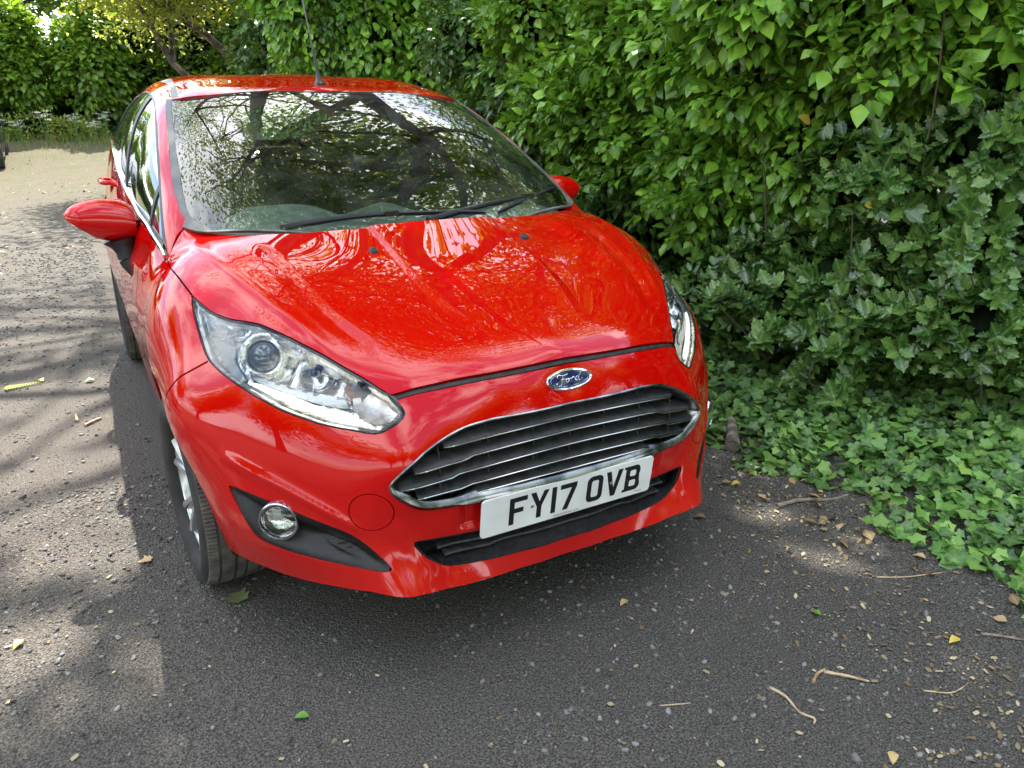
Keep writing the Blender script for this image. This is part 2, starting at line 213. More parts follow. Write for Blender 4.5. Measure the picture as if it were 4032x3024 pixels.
WSC=[(0.6083,1.8894,1.3776),(0.6202,1.8298,1.3583),(0.6459,1.651,1.2871),(0.6679,1.5009,1.2219),(0.6891,1.344,1.141),(0.7009,1.2263,1.0845),(0.6967,1.2342,1.0906),(0.7006,1.1617,1.0548),(0.6938,1.1047,1.0268)]
GLS=[(0.5931,1.8579,1.3793),(0.6287,1.6284,1.2872),(0.6537,1.4349,1.2015),(0.6737,1.2545,1.1118),(0.6765,1.1974,1.0857),(0.6792,1.1894,1.0807),(0.6803,1.116,1.0415),(0.664,1.0604,1.0131)]
WTOP=[(0.5672,1.8353,1.3845),(0.4651,1.7954,1.3958),(0.3657,1.805,1.4051),(0.2528,1.8141,1.4088),(0.0504,1.8068,1.413)]
ROOFSTRIP_IN=[(0.5673,1.8502,1.3881),(0.5515,2.0114,1.4216),(0.5364,2.1936,1.453),(0.5185,2.406,1.4712)]
ROOFSTRIP_OUT=[(0.5919,1.8753,1.3834),(0.5755,2.0028,1.411),(0.562,2.171,1.4413)]
SWIN=[(0.7654,1.0535,0.9167),(0.7566,1.104,0.9664),(0.7434,1.2065,1.0366),(0.7248,1.3411,1.1087),(0.7032,1.4786,1.1872),(0.6771,1.6657,1.2713),(0.6509,1.875,1.3454),(0.6325,2.074,1.3871),(0.623,2.2698,1.415),(0.6161,2.4814,1.4247)]
BELT=[(0.7654,1.0535,0.9167),(0.7812,1.1974,0.9726),(0.7849,1.4513,1.0069),(0.7899,1.7259,1.0561),(0.7834,2.0746,1.0976),(0.7802,2.3496,1.1327),(0.7686,2.7051,1.1509)]
BELTL=[(0.766,1.047,0.918),(0.782,1.19,0.966),(0.79,1.48,1),(0.79,1.9,1.04),(0.785,2.3,1.09),(0.77,2.7,1.15),(0.745,3.2,1.19),(0.7,3.7,1.19)]
PROJ=np.array((0.6474,0.3782,0.7835))
HIGHB=np.array((0.5611,0.2761,0.7565))
INDB=np.array((0.4881,0.1972,0.7311))
PROJ2=np.array((0.63803,0.427612,0.768379))
HIGHB2=np.array((0.551885,0.31284,0.74396))
INDB2=np.array((0.478889,0.226999,0.719991))
DRL=[(0.695,0.3722,0.7302),(0.6758,0.3494,0.73),(0.6604,0.3288,0.7247),(0.6158,0.277,0.7094),(0.5604,0.2172,0.6872),(0.5068,0.1642,0.6697),(0.5038,0.1568,0.6623),(0.5096,0.1583,0.6577),(0.5527,0.1988,0.6684),(0.5976,0.244,0.6831),(0.642,0.2934,0.7004),(0.6745,0.3357,0.7156),(0.6903,0.3601,0.7235)]
SATIN=[(0.6929,0.3855,0.745),(0.6689,0.3588,0.7472),(0.6338,0.3127,0.7351),(0.5879,0.2655,0.7236),(0.5358,0.221,0.7173),(0.5199,0.2056,0.713),(0.5105,0.1872,0.6986),(0.5231,0.1918,0.6916),(0.57,0.2321,0.6981),(0.6154,0.2779,0.7112),(0.6598,0.3304,0.7273),(0.6859,0.3674,0.7365)]
BLADE=[(0.7482,0.6573,0.8611),(0.7304,0.6227,0.8529),(0.709,0.5624,0.8339),(0.6934,0.5191,0.8255),(0.6759,0.5085,0.8354),(0.6561,0.4841,0.8385),(0.6648,0.4766,0.8285),(0.6807,0.4797,0.8171),(0.6993,0.4977,0.8088),(0.7122,0.5257,0.8102),(0.7354,0.5929,0.827),(0.7452,0.6322,0.8461)]
BLADE2=[(0.7447,0.5729,0.8032),(0.7237,0.5348,0.803),(0.7067,0.4836,0.794),(0.7155,0.4647,0.7744),(0.7135,0.4259,0.7527),(0.7046,0.3909,0.7358),(0.7205,0.4047,0.728),(0.7328,0.4526,0.7482),(0.7364,0.4885,0.7647),(0.7407,0.5363,0.7854)]
INDC=[(0.5028,0.1932,0.7138),(0.4818,0.1822,0.7197),(0.4653,0.1758,0.7265),(0.4253,0.123,0.7005),(0.421,0.1119,0.691),(0.4317,0.1098,0.6784),(0.4494,0.1137,0.665),(0.4713,0.1291,0.6609),(0.4932,0.1514,0.6668),(0.5027,0.1725,0.6864)]
WIPA=[(-0.45052,0.951635,1.00148),(-0.299845,0.926745,1.01296),(-0.105393,0.911625,1.01727),(0.0753972,0.898379,1.0109),(0.227045,0.895949,1.0038)]
WIPB=[(0.00211512,0.87714,1.00024),(0.169819,0.881918,0.999859),(0.276704,0.900836,1.00176),(0.456966,1.00918,1.03293),(0.640567,1.10296,1.05049)]
# ---------------------------------------------------------------- car materials
def paint(name,col):
    m=mat(name,col,.40,0,0.0,coat=1,coatr=.005); n,l,p=nodes(m)
    t=n.new('ShaderNodeTexCoord'); z=n.new('ShaderNodeTexNoise'); z.inputs['Scale'].default_value=900; z.inputs['Detail'].default_value=2; l(t.outputs['Object'],z.inputs['Vector'])
    z3=n.new('ShaderNodeTexNoise'); z3.inputs['Scale'].default_value=26; z3.inputs['Detail'].default_value=1; l(t.outputs['Object'],z3.inputs['Vector'])
    b=n.new('ShaderNodeBump'); b.inputs['Strength'].default_value=.012; b.inputs['Distance'].default_value=.001; l(z3.outputs['Fac'],b.inputs['Height']); l(b.outputs[0],p.inputs['Coat Normal'])
    # road film on the lower panels, thin dust elsewhere
    s=n.new('ShaderNodeSeparateXYZ'); l(t.outputs['Object'],s.inputs[0]); r=n.new('ShaderNodeMapRange'); r.inputs['From Min'].default_value=.55; r.inputs['From Max'].default_value=.2; r.inputs['To Max'].default_value=.16; l(s.outputs['Z'],r.inputs['Value'])
    z2=n.new('ShaderNodeTexNoise'); z2.inputs['Scale'].default_value=7; z2.inputs['Detail'].default_value=8; l(t.outputs['Object'],z2.inputs['Vector'])
    mu=n.new('ShaderNodeMath'); mu.operation='MULTIPLY'; l(r.outputs[0],mu.inputs[0]); l(z2.outputs['Fac'],mu.inputs[1])
    mx=n.new('ShaderNodeMix'); mx.data_type='RGBA'; mx.inputs['A'].default_value=(*col,1); mx.inputs['B'].default_value=(.22,.16,.12,1); l(mu.outputs[0],mx.inputs['Factor']); l(mx.outputs['Result'],p.inputs['Base Color'])
    q=n.new('ShaderNodeMapRange'); q.inputs['To Min'].default_value=.004; q.inputs['To Max'].default_value=.25; l(mu.outputs[0],q.inputs['Value']); l(q.outputs[0],p.inputs['Coat Roughness'])
    return m
M_red=paint('red paint',(.50,.0014,.0010))
M_blk=add_noise(mat('black plastic',(.012,.012,.013),.45),60,(.005,.005,.006),(.011,.011,.012),bump=.15,bscale=400)
M_gloss=mat('gloss black',(.006,.006,.007),.12)
M_liner=mat('dark liner',(.006,.006,.006),.8,spec=.2)
M_rub=add_noise(mat('rubber seal',(.02,.02,.02),.55),30,(.016,.016,.017),(.034,.034,.034))
M_grey=add_noise(mat('grey trim',(.10,.105,.10),.40,spec=.4),9,(.07,.075,.07),(.15,.15,.14),rr=(.3,.55))
M_chr=mat('chrome',(.62,.63,.64),.09,1)
M_chrd=add_noise(mat('dusty chrome',(.30,.31,.31),.2,1),18,(.14,.15,.15),(.42,.43,.42),rr=(.12,.42))
M_refl=add_noise(mat('lamp reflector',(.8,.82,.80),.14,1),14,(.55,.55,.52),(.90,.89,.85),bump=.4,bscale=40)
M_satin=add_noise(mat('lamp satin insert',(.42,.46,.46),.3,.6),10,(.40,.43,.41),(.54,.56,.54))
M_drl=mat('daytime light',(1,1,.95),.3,emit=(1,.98,.86),es=.55)
M_amb=mat('amber bulb',(.75,.20,.04),.2,.3,trans=.3); M_bulb=mat('blue tinted bulb',(.06,.07,.16),.08,.6)
M_white=add_noise(mat('plate white',(.80,.80,.79),.35),12,(.74,.74,.72),(.82,.82,.81)); M_ink=mat('plate ink',(.01,.01,.012),.35)
M_blue=mat('badge blue',(.006,.012,.09),.15,coat=1); M_screw=mat('screw head',(.28,.22,.17),.4,.8)
M_alloy=add_noise(mat('alloy wheel silver',(.50,.51,.52),.28,.8),20,(.40,.40,.40),(.60,.61,.62))
M_int=add_noise(mat('dashboard plastic',(.075,.085,.08),.7),25,(.17,.19,.17),(.26,.29,.265)); M_head=mat('roof lining',(.30,.30,.28),.9); M_seat=add_noise(mat('seat cloth',(.06,.065,.06),.9),40,(.045,.048,.046),(.09,.095,.09))
M_disc=mat('brake steel',(.18,.17,.16),.4,.9)
def tyre_mat():
    m=add_noise(mat('tyre rubber',(.03,.03,.03),.75,spec=.3),9,(.022,.022,.022),(.052,.048,.043),lo=.35,hi=.65); return m
M_tyre=tyre_mat(); M_tread=add_noise(mat('dusty tread',(.09,.08,.07),.85,spec=.2),16,(.07,.064,.056),(.13,.118,.10))
def glass(name,tint,rough=0.0,refl=1.0,ior=1.52,dust=0):
    m=bpy.data.materials.new(name); m.use_nodes=True; n=m.node_tree.nodes; l=m.node_tree.links.new; n.clear()
    o=n.new('ShaderNodeOutputMaterial'); t=n.new('ShaderNodeBsdfTransparent'); t.inputs[0].default_value=(*tint,1); g=n.new('ShaderNodeBsdfGlossy'); g.inputs['Roughness'].default_value=rough; g.inputs['Color'].default_value=(1,1,1,1)
    f=n.new('ShaderNodeFresnel'); f.inputs['IOR'].default_value=ior; mu=n.new('ShaderNodeMath'); mu.operation='MULTIPLY'; mu.use_clamp=True; mu.inputs[1].default_value=refl; l(f.outputs[0],mu.inputs[0])
    x=n.new('ShaderNodeMixShader'); l(mu.outputs[0],x.inputs[0]); l(t.outputs[0],x.inputs[1]); l(g.outputs[0],x.inputs[2]); last=x
    if dust:
        d=n.new('ShaderNodeBsdfDiffuse'); d.inputs[0].default_value=(.5,.5,.46,1); tc=n.new('ShaderNodeTexCoord'); z=n.new('ShaderNodeTexNoise'); z.inputs['Scale'].default_value=11; z.inputs['Detail'].default_value=9; l(tc.outputs['Object'],z.inputs['Vector'])
        mr=n.new('ShaderNodeMapRange'); mr.inputs['From Min'].default_value=.35; mr.inputs['From Max'].default_value=.75; mr.inputs['To Max'].default_value=dust; l(z.outputs['Fac'],mr.inputs['Value'])
        y=n.new('ShaderNodeMixShader'); l(mr.outputs[0],y.inputs[0]); l(x.outputs[0],y.inputs[1]); l(d.outputs[0],y.inputs[2]); last=y
    l(last.outputs[0],o.inputs[0]); return m
M_wind=glass('windscreen glass',(.70,.82,.75),0,1.5,1.55,dust=.05); M_side=glass('side glass',(.45,.52,.48),0,1.6,1.55,dust=.03); M_lens=glass('lamp lens',(.93,.95,.95),0,1.1,1.5,dust=.03); M_clear=glass('clear lens',(.9,.92,.92),.02,1.4)
M_proj=mat('projector glass',(.05,.06,.065),.03,0,.8,coat=1)
M_flute=add_noise(mat('fluted indicator cover',(.42,.40,.38),.22,.8),30,(.22,.17,.13),(.42,.41,.40))
M_bar=mat('bar chrome',(.42,.43,.42),.16,1)
M_int2=add_noise(mat('intake plastic',(.008,.008,.009),.7,spec=.25),60,(.006,.006,.007),(.014,.014,.015))
M_gbar=add_noise(mat('grille plastic',(.03,.03,.031),.5),50,(.020,.020,.021),(.042,.041,.040))
# ---------------------------------------------------------------- shell meshing: cut a chart into panels
def interp1(T,ix,iy):
    T=np.array(T,float); o=np.argsort(T[:,ix]); return lambda v: np.interp(v,T[o,ix],T[o,iy])
ss=lambda t: (lambda c: c*c*(3-2*c))(np.clip(t,0,1))
ci_x=interp1(CREASE_IN+[(.145,.22,.8),(.13,.12,.8)],1,0); co_x=interp1(CREASE_OUT+[(.545,.9,1)],1,0); rg_x=interp1([(.70,1.09,1),(.688,.921,.988),(.667,.792,.958),(.634,.66,.925),(.585,.50,.87),(.52,.33,.8),(.44,.17,.75)],1,0)
def body_disp(P):
    x=np.abs(P[:,0]); y=P[:,1]; z=P[:,2]; top=ss((z-.70-.0*y)/.06)*(y<1.15)
    a=.0115*ss((y-.16)/.22)*ss((1.02-y)/.1)
    w=.015+.018*ss((.75-y)/.5)
    h=a*np.clip(1-(x-ci_x(y))/w,0,1)
    a2=.0065*ss((y-.20)/.15)*ss((.86-y)/.12)
    h2=-a2*np.clip(1-np.abs(x-co_x(y)-.004)/.030,0,1)*1.0
    h3=.006*np.exp(-((x-rg_x(y))/.016)**2)*ss((y-.22)/.2)
    out=top*(h+h2+h3)
    # bumper: shallow recess round the number plate, rolled lip above the black intake, brow over the fog lamp
    fr=(y<.30)&(z<.62)
    ry=np.clip(1-np.abs(z-.405)/.05,0,1); out-=np.where(fr,.014*ss((.315-x)/.03)*ss((.452-z)/.01)*ss((z-.372)/.02),0)
    # crease from the intake corner running up and outward
    d=(x-.415)-( .40-z)*-.35
    out+=np.where(fr,.007*np.exp(-(np.abs(x-(.425+.55*(z-.37)))/.018)**2)*ss((.45-z)/.05)*ss((z-.27)/.04),0)
    # ridge just above the fog surround
    fx=np.clip((x-.46)/(.772-.46),0,1); fz=.318+.205*fx**.75
    out+=np.where((x>.47)&(y<.42),.006*np.exp(-((z-fz-.030)/.016)**2)*ss((x-.50)/.06)*ss((.79-x)/.05),0)
    # doors: sill feature and shoulder
    side=(y>1.2)*(x>.6)
    out+=side*(.010*np.exp(-((z-.86)/.03)**2)-.012*np.exp(-((z-.40)/.07)**2))
    return out
body=Chart(1.3,.42,[p[:3] for p in BODY_PTS],[p[3] for p in BODY_PTS]); body.disp=body_disp
cabin=Chart(1.9,.70,[p[:3] for p in CABIN_PTS],[p[3] for p in CABIN_PTS]); cabin.disp=lambda P: np.zeros(len(P))
def inpoly(p,Q):
    x,y=p; c=False; n=len(Q); j=n-1
    for i in range(n):
        xi,yi=Q[i]; xj,yj=Q[j]
        if (yi>y)!=(yj>y) and x<(xj-xi)*(y-yi)/(yj-yi)+xi: c=not c
        j=i
    return c
def inpoly_vec(C,Q):
    Q=np.array(Q,float); x,y=C[:,0],C[:,1]; c=np.zeros(len(C),bool); j=len(Q)-1
    for i in range(len(Q)):
        xi,yi=Q[i]; xj,yj=Q[j]
        if yi!=yj: c^=((yi>y)!=(yj>y))&(x<(xj-xi)*(y-yi)/(yj-yi)+xi)
        j=i
    return c
def strip(P,w):
    P=np.array(P); t=np.gradient(P,axis=0); t/=np.linalg.norm(t,axis=1)[:,None]; n=np.stack([-t[:,1],t[:,0]],1)
    return [tuple(v) for v in np.vstack([P+n*w,(P-n*w)[::-1]])]
class Shell:
    def __init__(s,ch,rhos,phis):
        s.ch=ch; s.bm=bmesh.new(); vs=[[s.bm.verts.new((r*math.sin(p),r*math.cos(p),0)) for p in phis] for r in rhos]
        for i in range(len(rhos)-1):
            for j in range(len(phis)-1): s.bm.faces.new((vs[i][j],vs[i+1][j],vs[i+1][j+1],vs[i][j+1]))
    def cut(s,poly,closed=True):
        P=[Vector((q[0],q[1],0)) for q in poly]; m=len(P)
        lo=Vector((min(p.x for p in P)-.06,min(p.y for p in P)-.06)); hi=Vector((max(p.x for p in P)+.06,max(p.y for p in P)+.06))
        near=[]
        for f in s.bm.faces:
            c=f.calc_center_median()
            if lo.x<c.x<hi.x and lo.y<c.y<hi.y: near.append(f)
        for i in range(m if closed else m-1):
            a,b=P[i],P[(i+1)%m]; d=b-a; Ln=d.length
            if Ln<1e-6: continue
            d/=Ln; n=Vector((-d.y,d.x,0)); hit=[];rest=[]
            for f in near:
                ok=False; sd=[(v.co-a).dot(n) for v in f.verts]
                if min(sd)<-1e-6 and max(sd)>1e-6:
                    al=[(v.co-a).dot(d) for v in f.verts]
                    if max(al)>0 and min(al)<Ln: ok=True
                (hit if ok else rest).append(f)
            if hit:
                es={e for f in hit for e in f.edges}; vs={v for f in hit for v in f.verts}
                g=bmesh.ops.bisect_plane(s.bm,geom=hit+list(es)+list(vs),dist=1e-6,plane_co=a,plane_no=n)
                rest+= [x for x in g['geom'] if isinstance(x,bmesh.types.BMFace)]
            near=rest
    def regions(s,fn):
        s.bm.verts.index_update(); s.uv=np.array([(v.co.x,v.co.y) for v in s.bm.verts]); s.P=s.ch.S(s.uv); s.N=s.ch.N(s.uv)
        s.P[np.abs(s.uv[:,0])<1e-6,0]=0; s.reg={}
        fs=list(s.bm.faces); C=np.array([f.calc_center_median()[:2] for f in fs]); K=fn(C,s.ch.S(C,False))
        for f,k in zip(fs,K):
            if k: s.reg.setdefault(k,[]).append([v.index for v in f.verts])
    def panel(s,key,m,name,parent,side=None,off=0,flange=.012,fm=None):
        F=s.reg.get(key,[])
        if not F: return None
        objs=[]
        idx=sorted({i for f in F for i in f}); mp={i:k for k,i in enumerate(idx)}
        P=s.P[idx]+s.N[idx]*off; N=s.N[idx]; ctr=np.abs(s.uv[idx,0])<1e-6
        # orient faces along the normal
        FF=[]
        for f in F:
            g=[mp[i] for i in f]; a,b,c=P[g[0]],P[g[1]],P[g[2]]
            q=np.cross(b-a,P[g[-1]]-a); 
            if q@N[g[0]]<0: g=g[::-1]
            FF.append(g)
        ec={}
        for f in FF:
            for a,b in zip(f,f[1:]+f[:1]): ec[(a,b)]=1
        be=[(a,b) for (a,b) in ec if (b,a) not in ec]
        V=list(P); NN=list(N); FL=list(FF); nmain=len(FF)
        if flange:
            for a,b in be:
                if ctr[a] and ctr[b]: continue
                k=len(V); pa,pb=P[a],P[b]; V+=[pa,pb,pb-N[b]*flange,pa-N[a]*flange]
                q=np.cross(pb-pa,-N[a]); q=-q/(np.linalg.norm(q)+1e-9); q=-q
                n=np.cross(V[k+3]-V[k],V[k+1]-V[k]); n/=np.linalg.norm(n)+1e-9
                NN+=[n]*4; FL.append([k,k+3,k+2,k+1])
        V=np.array(V);NN=np.array(NN)
        def mir(V,NN,FL): return V*[-1,1,1],NN*[-1,1,1],[f[::-1] for f in FL]
        sides=[side] if side else [0]
        if side is None:
            V2,N2,F2=mir(V,NN,FL); c=len(V); cm={i:i for i in range(len(P)) if ctr[i]}
            F2=[[ (v if v in cm else v+c) for v in f] for f in F2]
            FL=FL+F2; nm=len(V)
            V=np.vstack([V,V2]);NN=np.vstack([NN,N2])
        elif side<0: V,NN,FL=mir(V,NN,FL)
        # one object per separate piece; slivers are dropped
        par=list(range(len(V)))
        def find(a):
            while par[a]!=a: par[a]=par[par[a]]; a=par[a]
            return a
        key_={}
        for f in FL:
            for v in f[1:]: par[find(v)]=find(f[0])
        if flange:      # tie flange quads to the face edge they hang from
            pos={}
            for i,p in enumerate(V): 
                k_=(round(p[0],5),round(p[1],5),round(p[2],5))
                if k_ in pos: par[find(i)]=find(pos[k_])
                else: pos[k_]=i
        comp={}
        for f in FL: comp.setdefault(find(f[0]),[]).append(f)
        o=None; big=max(len(c) for c in comp.values())
        for c in sorted(comp.values(),key=len,reverse=True):
            if len(c)<max(12,.02*big): continue
            ix=sorted({i for f in c for i in f}); mm={i:k for k,i in enumerate(ix)}; q=mesh(name,V[ix],[[mm[i] for i in f] for f in c],m,parent,True,NN[ix]); o=o or q
        return o
# ---------------------------------------------------------------- the red car
car=empty('hatchback',(0,0,0)); tag(car,'glossy red hatchback with registration FY17 OVB parked nose towards the viewer beside the ivy hedge','car')
U=lambda L,sub=3: [tuple(v) for v in body.uv(catmull(L,sub))]
UC=lambda L,sub=3: [tuple(v) for v in cabin.uv(catmull(L,sub))]
def bhit(o,d): return body.hit(np.array(o,float),np.array(d,float),.02,4)
def side_pt(y,z):
    h=bhit((1.6,y,z),(-1,0,0)); return tuple(h) if h is not None else (.85,y,z)
def front_pt(x,z):
    h=bhit((x,-1,z),(0,1,0)); return h
HR=[(0,.832,.999),(.2,.84,.998),(.4,.88,.992),(.55,.94,.985),(.64,1.02,.995),(.699,1.094,1.008)]
hr_uv=U(HR); belt=U(BELTL,3)
tipA=belt[0]; cornerA=hr_uv[-1]
lip=U([(0,.028,.228),(.134,.026,.230),(.223,.022,.233),(.31,.016,.240),(.40,.004,.256),(.437,.008,.259)]+LIP[::-1][1:],3)
OUT=[(-.1,hr_uv[0][1])]+hr_uv+belt+[belt[-1]]+[tuple(body.uv([p])[0]) for p in ((.70,3.93,.9),(.72,3.93,.3),(.78,3.55,.24),(.805,3.0,.215),(.805,2.1,.205),(.805,1.3,.205),(.80,.95,.20),(.79,.56,.235))]+lip[::-1]+[(-.1,lip[0][1])]
gr_uv=U(GRILLE,3)
gtop=gr_uv+U([GRILLE[-1],(.11,.014,.664),(0,.010,.665)],3)[1:]
gbot=U([GRILLE[0]]+GRILLE_BOT+[(.2,.028,.452),(.1,.022,.455),(0,.02,.456)],3)
HOLE_G=[(-.05,gtop[-1][1])]+gtop[::-1]+gbot[1:]+[(-.05,gbot[-1][1])]
lgb=U(LOWG+[(0,.018,.278)],2); lgt=U([LOWG[0]]+LOWG_TOP+[(.15,.035,.358),(0,.03,.352)],2)
HOLE_L=[(-.05,lgt[-1][1])]+lgt[::-1]+lgb[1:]+[(-.05,lgb[-1][1])]
HOLE_F=[tuple(v) for v in body.uv(catmull(FOG,3,True))]
HOLE_H=[tuple(v) for v in body.uv(np.array(LAMP))]
LAMP_IN=None
hf=U([p for p in HOODFRONT if p[0]>.1]+[(0,.060,.7655)],4); bt=U([p for p in BUMPTOP if p[0]>.1]+[(0,.054,.7535)],4)
bt=[(a,b-.0035) for a,b in bt]
GAP=[(-.05,hf[-1][1])]+hf[::-1]+bt+[(-.05,bt[-1][1])]
shut=U(SHUT+[(.753,.69,.876)],2); wshut=U(WINGSHUT,2)
shut=[tipA]+shut; wshut=wshut+[tuple(body.uv([side_pt(.56,.62)])[0])]
seamA=U([HR[-1],(.722,1.085,.985),(.75,1.063,.945),BELTL[0]],3)
def sline(pts,sub=3): return U([side_pt(y,z) for y,z in pts],sub)
doorF=U([(.79,1.235,.90)],1) if 0 else sline([(1.22,.955),(1.24,.90),(1.30,.78),(1.32,.60),(1.32,.42),(1.30,.30),(1.28,.20)])
doorR=sline([(2.30,1.08),(2.34,.95),(2.38,.75),(2.38,.5),(2.34,.3),(2.32,.2)])
doorE=sline([(3.05,1.16),(3.10,1.0),(3.12,.85),(3.02,.72),(2.93,.55),(2.86,.4),(2.82,.3)])
sill=sline([(1.19,.30),(1.5,.285),(2.2,.285),(2.8,.29),(2.95,.31)])
def arch(cy,r=.335,cz=.305): return [tuple(body.uv([side_pt(cy+r*math.cos(a),max(.0,cz+r*math.sin(a)))])[0]) for a in np.linspace(-.55,math.pi+.55,34)]
ARF=arch(.815); ARR=arch(3.31)
tow=TOW[0]; towc=body.uv([tow])[0]
towring=[tuple(towc+np.array([math.cos(a),math.sin(a)])*np.array([.0475/1.0,.0445/1.0])*.86) for a in np.linspace(0,2*math.pi,32)[:-1]]
towin=[tuple(towc+(np.array(q)-towc)*.955) for q in towring]
rhos=[.004]+list(np.arange(.0165,1.72,.0125))+list(np.arange(1.74,4.25,.035)); phis=list(np.linspace(0,math.pi,360))
SH=Shell(body,rhos,phis)
W=.0026
strips={'a':strip(shut,W),'b':strip(wshut,W),'c':strip(seamA,W*.8),'d':strip(doorF,W*1.3),'e':strip(doorR,W*1.3),'f':strip(doorE,W*1.3),'g':strip(sill,W)}
for P_ in [OUT,HOLE_G,HOLE_L,HOLE_F,HOLE_H,GAP,ARF,ARR,towring,towin]+list(strips.values()): SH.cut(P_)
BON=[(-.1,hf[-1][1])]+hf[::-1]+HOLE_H[:16][::-1]+[HOLE_H[0]]+shut[::-1]+seamA[::-1]+hr_uv[::-1]+[(-.1,hr_uv[0][1])]
# bumper region: everything in front of the wing shut line and below bonnet gap / lamp
lampback=[q for q in HOLE_H[16:]]
ws0=wshut[0]; kb=int(np.argmin([np.hypot(q[0]-ws0[0],q[1]-ws0[1]) for q in HOLE_H])); 
BUM=[(-.1,bt[-1][1])]+bt[::-1]+HOLE_H[16:kb+1]+wshut+[ARF[len(ARF)//2]]+ARF[:3][::-1]+[(lip[-1][0]+.3,lip[-1][1]-.1),(.3,-2.5),(-.1,-2.5)]
def xyz_of(c): return body.S([c],False)[0]
doorpoly1=doorF+doorR[::-1]; doorpoly2=doorR+doorE[::-1]
def assign(C,rules):
    K=np.full(len(C),'',dtype=object); free=np.ones(len(C),bool)
    for m_,k in rules:
        m_=m_&free; K[m_]=k; free&=~m_
    return K
def reg(C,P):
    I=lambda q: inpoly_vec(C,q); y=P[:,1]; far=np.hypot(C[:,0],C[:,1])>1.45
    g=np.zeros(len(C),bool)
    for P_ in strips.values(): g|=I(P_)
    tr=I(towring); ti=I(towin)
    return assign(C,[(~I(OUT),''),((C[:,0]>.5)&(I(ARF)|I(ARR)),''),(I(HOLE_G)|I(HOLE_L),''),(I(HOLE_F),'fog'),(I(HOLE_H),'lens'),(I(GAP),'gap'),(tr&ti,'tow'),(tr|g,'gap'),(I(BON),'bonnet'),(I(BUM),'bumper'),
        (far&I(doorpoly1),'door1'),(far&I(doorpoly2),'door2'),(far&(y>2.6),'rear'),(far&(y>1.3),'sill'),(y>-9,'wing')])
SH.regions(reg)
bonnet=SH.panel('bonnet',M_red,'bonnet',car); bumper=SH.panel('bumper',M_red,'bumper',car)
SH.panel('tow',M_red,'tow_eye_cover',car,side=-1); SH.panel('tow',M_red,'tow_eye_cover',car,side=1)
SH.panel('gap',M_liner,'shell_liner',car,off=-.010,flange=0)  # near-black strips below the panel gaps stand in for the shade in them
doors={}
for sd_ in (-1,1):
    SH.panel('wing',M_red,'front_wing',car,side=sd_); doors[sd_]=SH.panel('door1',M_red,'front_door',car,side=sd_); SH.panel('door2',M_red,'rear_door',car,side=sd_)
    SH.panel('rear',M_red,'rear_quarter',car,side=sd_); SH.panel('sill',M_red,'sill',car,side=sd_)
# bonnet leading edge seal (black strip in the gap)
def sym(L): L=[tuple(p) for p in L]; return [(-p[0],p[1],p[2]) for p in L]+[p for p in L[::-1] if p[0]>1e-4]
def on(ch,uvs,off): u=np.array(uvs); return ch.S(u)+ch.N(u)*off
mid=[((a[0]+b[0])/2,(a[1]+b[1])/2) for a,b in zip([hf[int(i)] for i in np.linspace(0,len(hf)-1,14)],[bt[int(i)] for i in np.linspace(0,len(bt)-1,14)])]
mb=MB(); c3=on(body,mid,-.011); mb.tube(sym(c3),.0075,8); mb.build('bonnet_seal',M_rub,car)
# rear end closure
mb=MB(); rg=[]
prof=[(.70,3.9,1.17),(.66,3.80,1.3),(.52,3.72,1.40)]
V=[]
sec=[]
for a in np.linspace(0,2*math.pi,40)[:-1]:
    c,s_=math.cos(a),math.sin(a); sec.append((math.copysign(abs(c)**.35,c)*.72,math.copysign(abs(s_)**.35,s_)*.42))
mb.loft([[(x*k,yy,.66+z*k) for x,z in sec] for k,yy in ((1,3.88),(.97,3.93),(.85,3.965),(.4,3.97),(.02,3.97))]); mb.build('tailgate',M_red,car)
# ---------------------------------------------------------------- cabin: roof, pillars, glass
wsc=UC(WSC,2); top_c=UC(WTOP+[(0,1.80,1.413)],3)
GL=[WSC[0]]; 
wind_out=[(-.1,top_c[-1][1])]+top_c[::-1]+wsc+UC([(.699,1.094,1.0),(.66,1.0,.985),(.5,.93,.975),(.25,.87,.975),(0,.85,.975)],3)
wind_out.append((-.1,wind_out[-1][1]))
gls=UC(GLS,2)
glass_in=[(-.1,top_c[-1][1]-.003)]+[(a,b-.003) for a,b in top_c[::-1]][:-1]+gls+UC([(.64,1.0,.985),(.5,.94,.98),(.25,.88,.975),(0,.86,.975)],3); glass_in.append((-.1,glass_in[-1][1]))
bl_c=UC(BELTL,3)
swin=UC(SWIN,3)
# side glass outline: front edge up the pillar, along the roof rail, down at the rear
roofrail=UC([SWIN[-1],(.628,2.75,1.432),(.625,3.05,1.418),(.635,3.3,1.375),(.675,3.45,1.28),(.715,3.43,1.215)],3)
bl_up=[(a,b+.020) for a,b in bl_c]
k3=int(np.argmin([abs(cabin.S([q])[0][1]-3.40) for q in bl_c]))
SIDE=swin+roofrail[1:]+bl_c[:k3][::-1]
def inset(poly,w):
    P=np.array(poly); n=len(P); t=np.roll(P,-1,0)-np.roll(P,1,0); t/=np.linalg.norm(t,axis=1)[:,None]+1e-9; nn=np.stack([-t[:,1],t[:,0]],1)
    ar=.5*np.sum(P[:,0]*np.roll(P[:,1],-1)-np.roll(P[:,0],-1)*P[:,1]); return [tuple(v) for v in P+nn*(w if ar>0 else -w)]
SIDEIN=inset([tuple(v) for v in resamp(SIDE,.035,True)],.017)
def cline(pts): return UC([tuple(cabin.hit(np.array([1.6,y,z]),np.array([-1.,0,0]),.05,2)) for y,z in pts],2)
bpil=cline([(2.02,1.03),(2.10,1.2),(2.18,1.42)]); div=cline([(1.30,.98),(1.34,1.06),(1.375,1.14)])
cpil=cline([(3.0,1.16),(3.02,1.25),(2.98,1.42)])
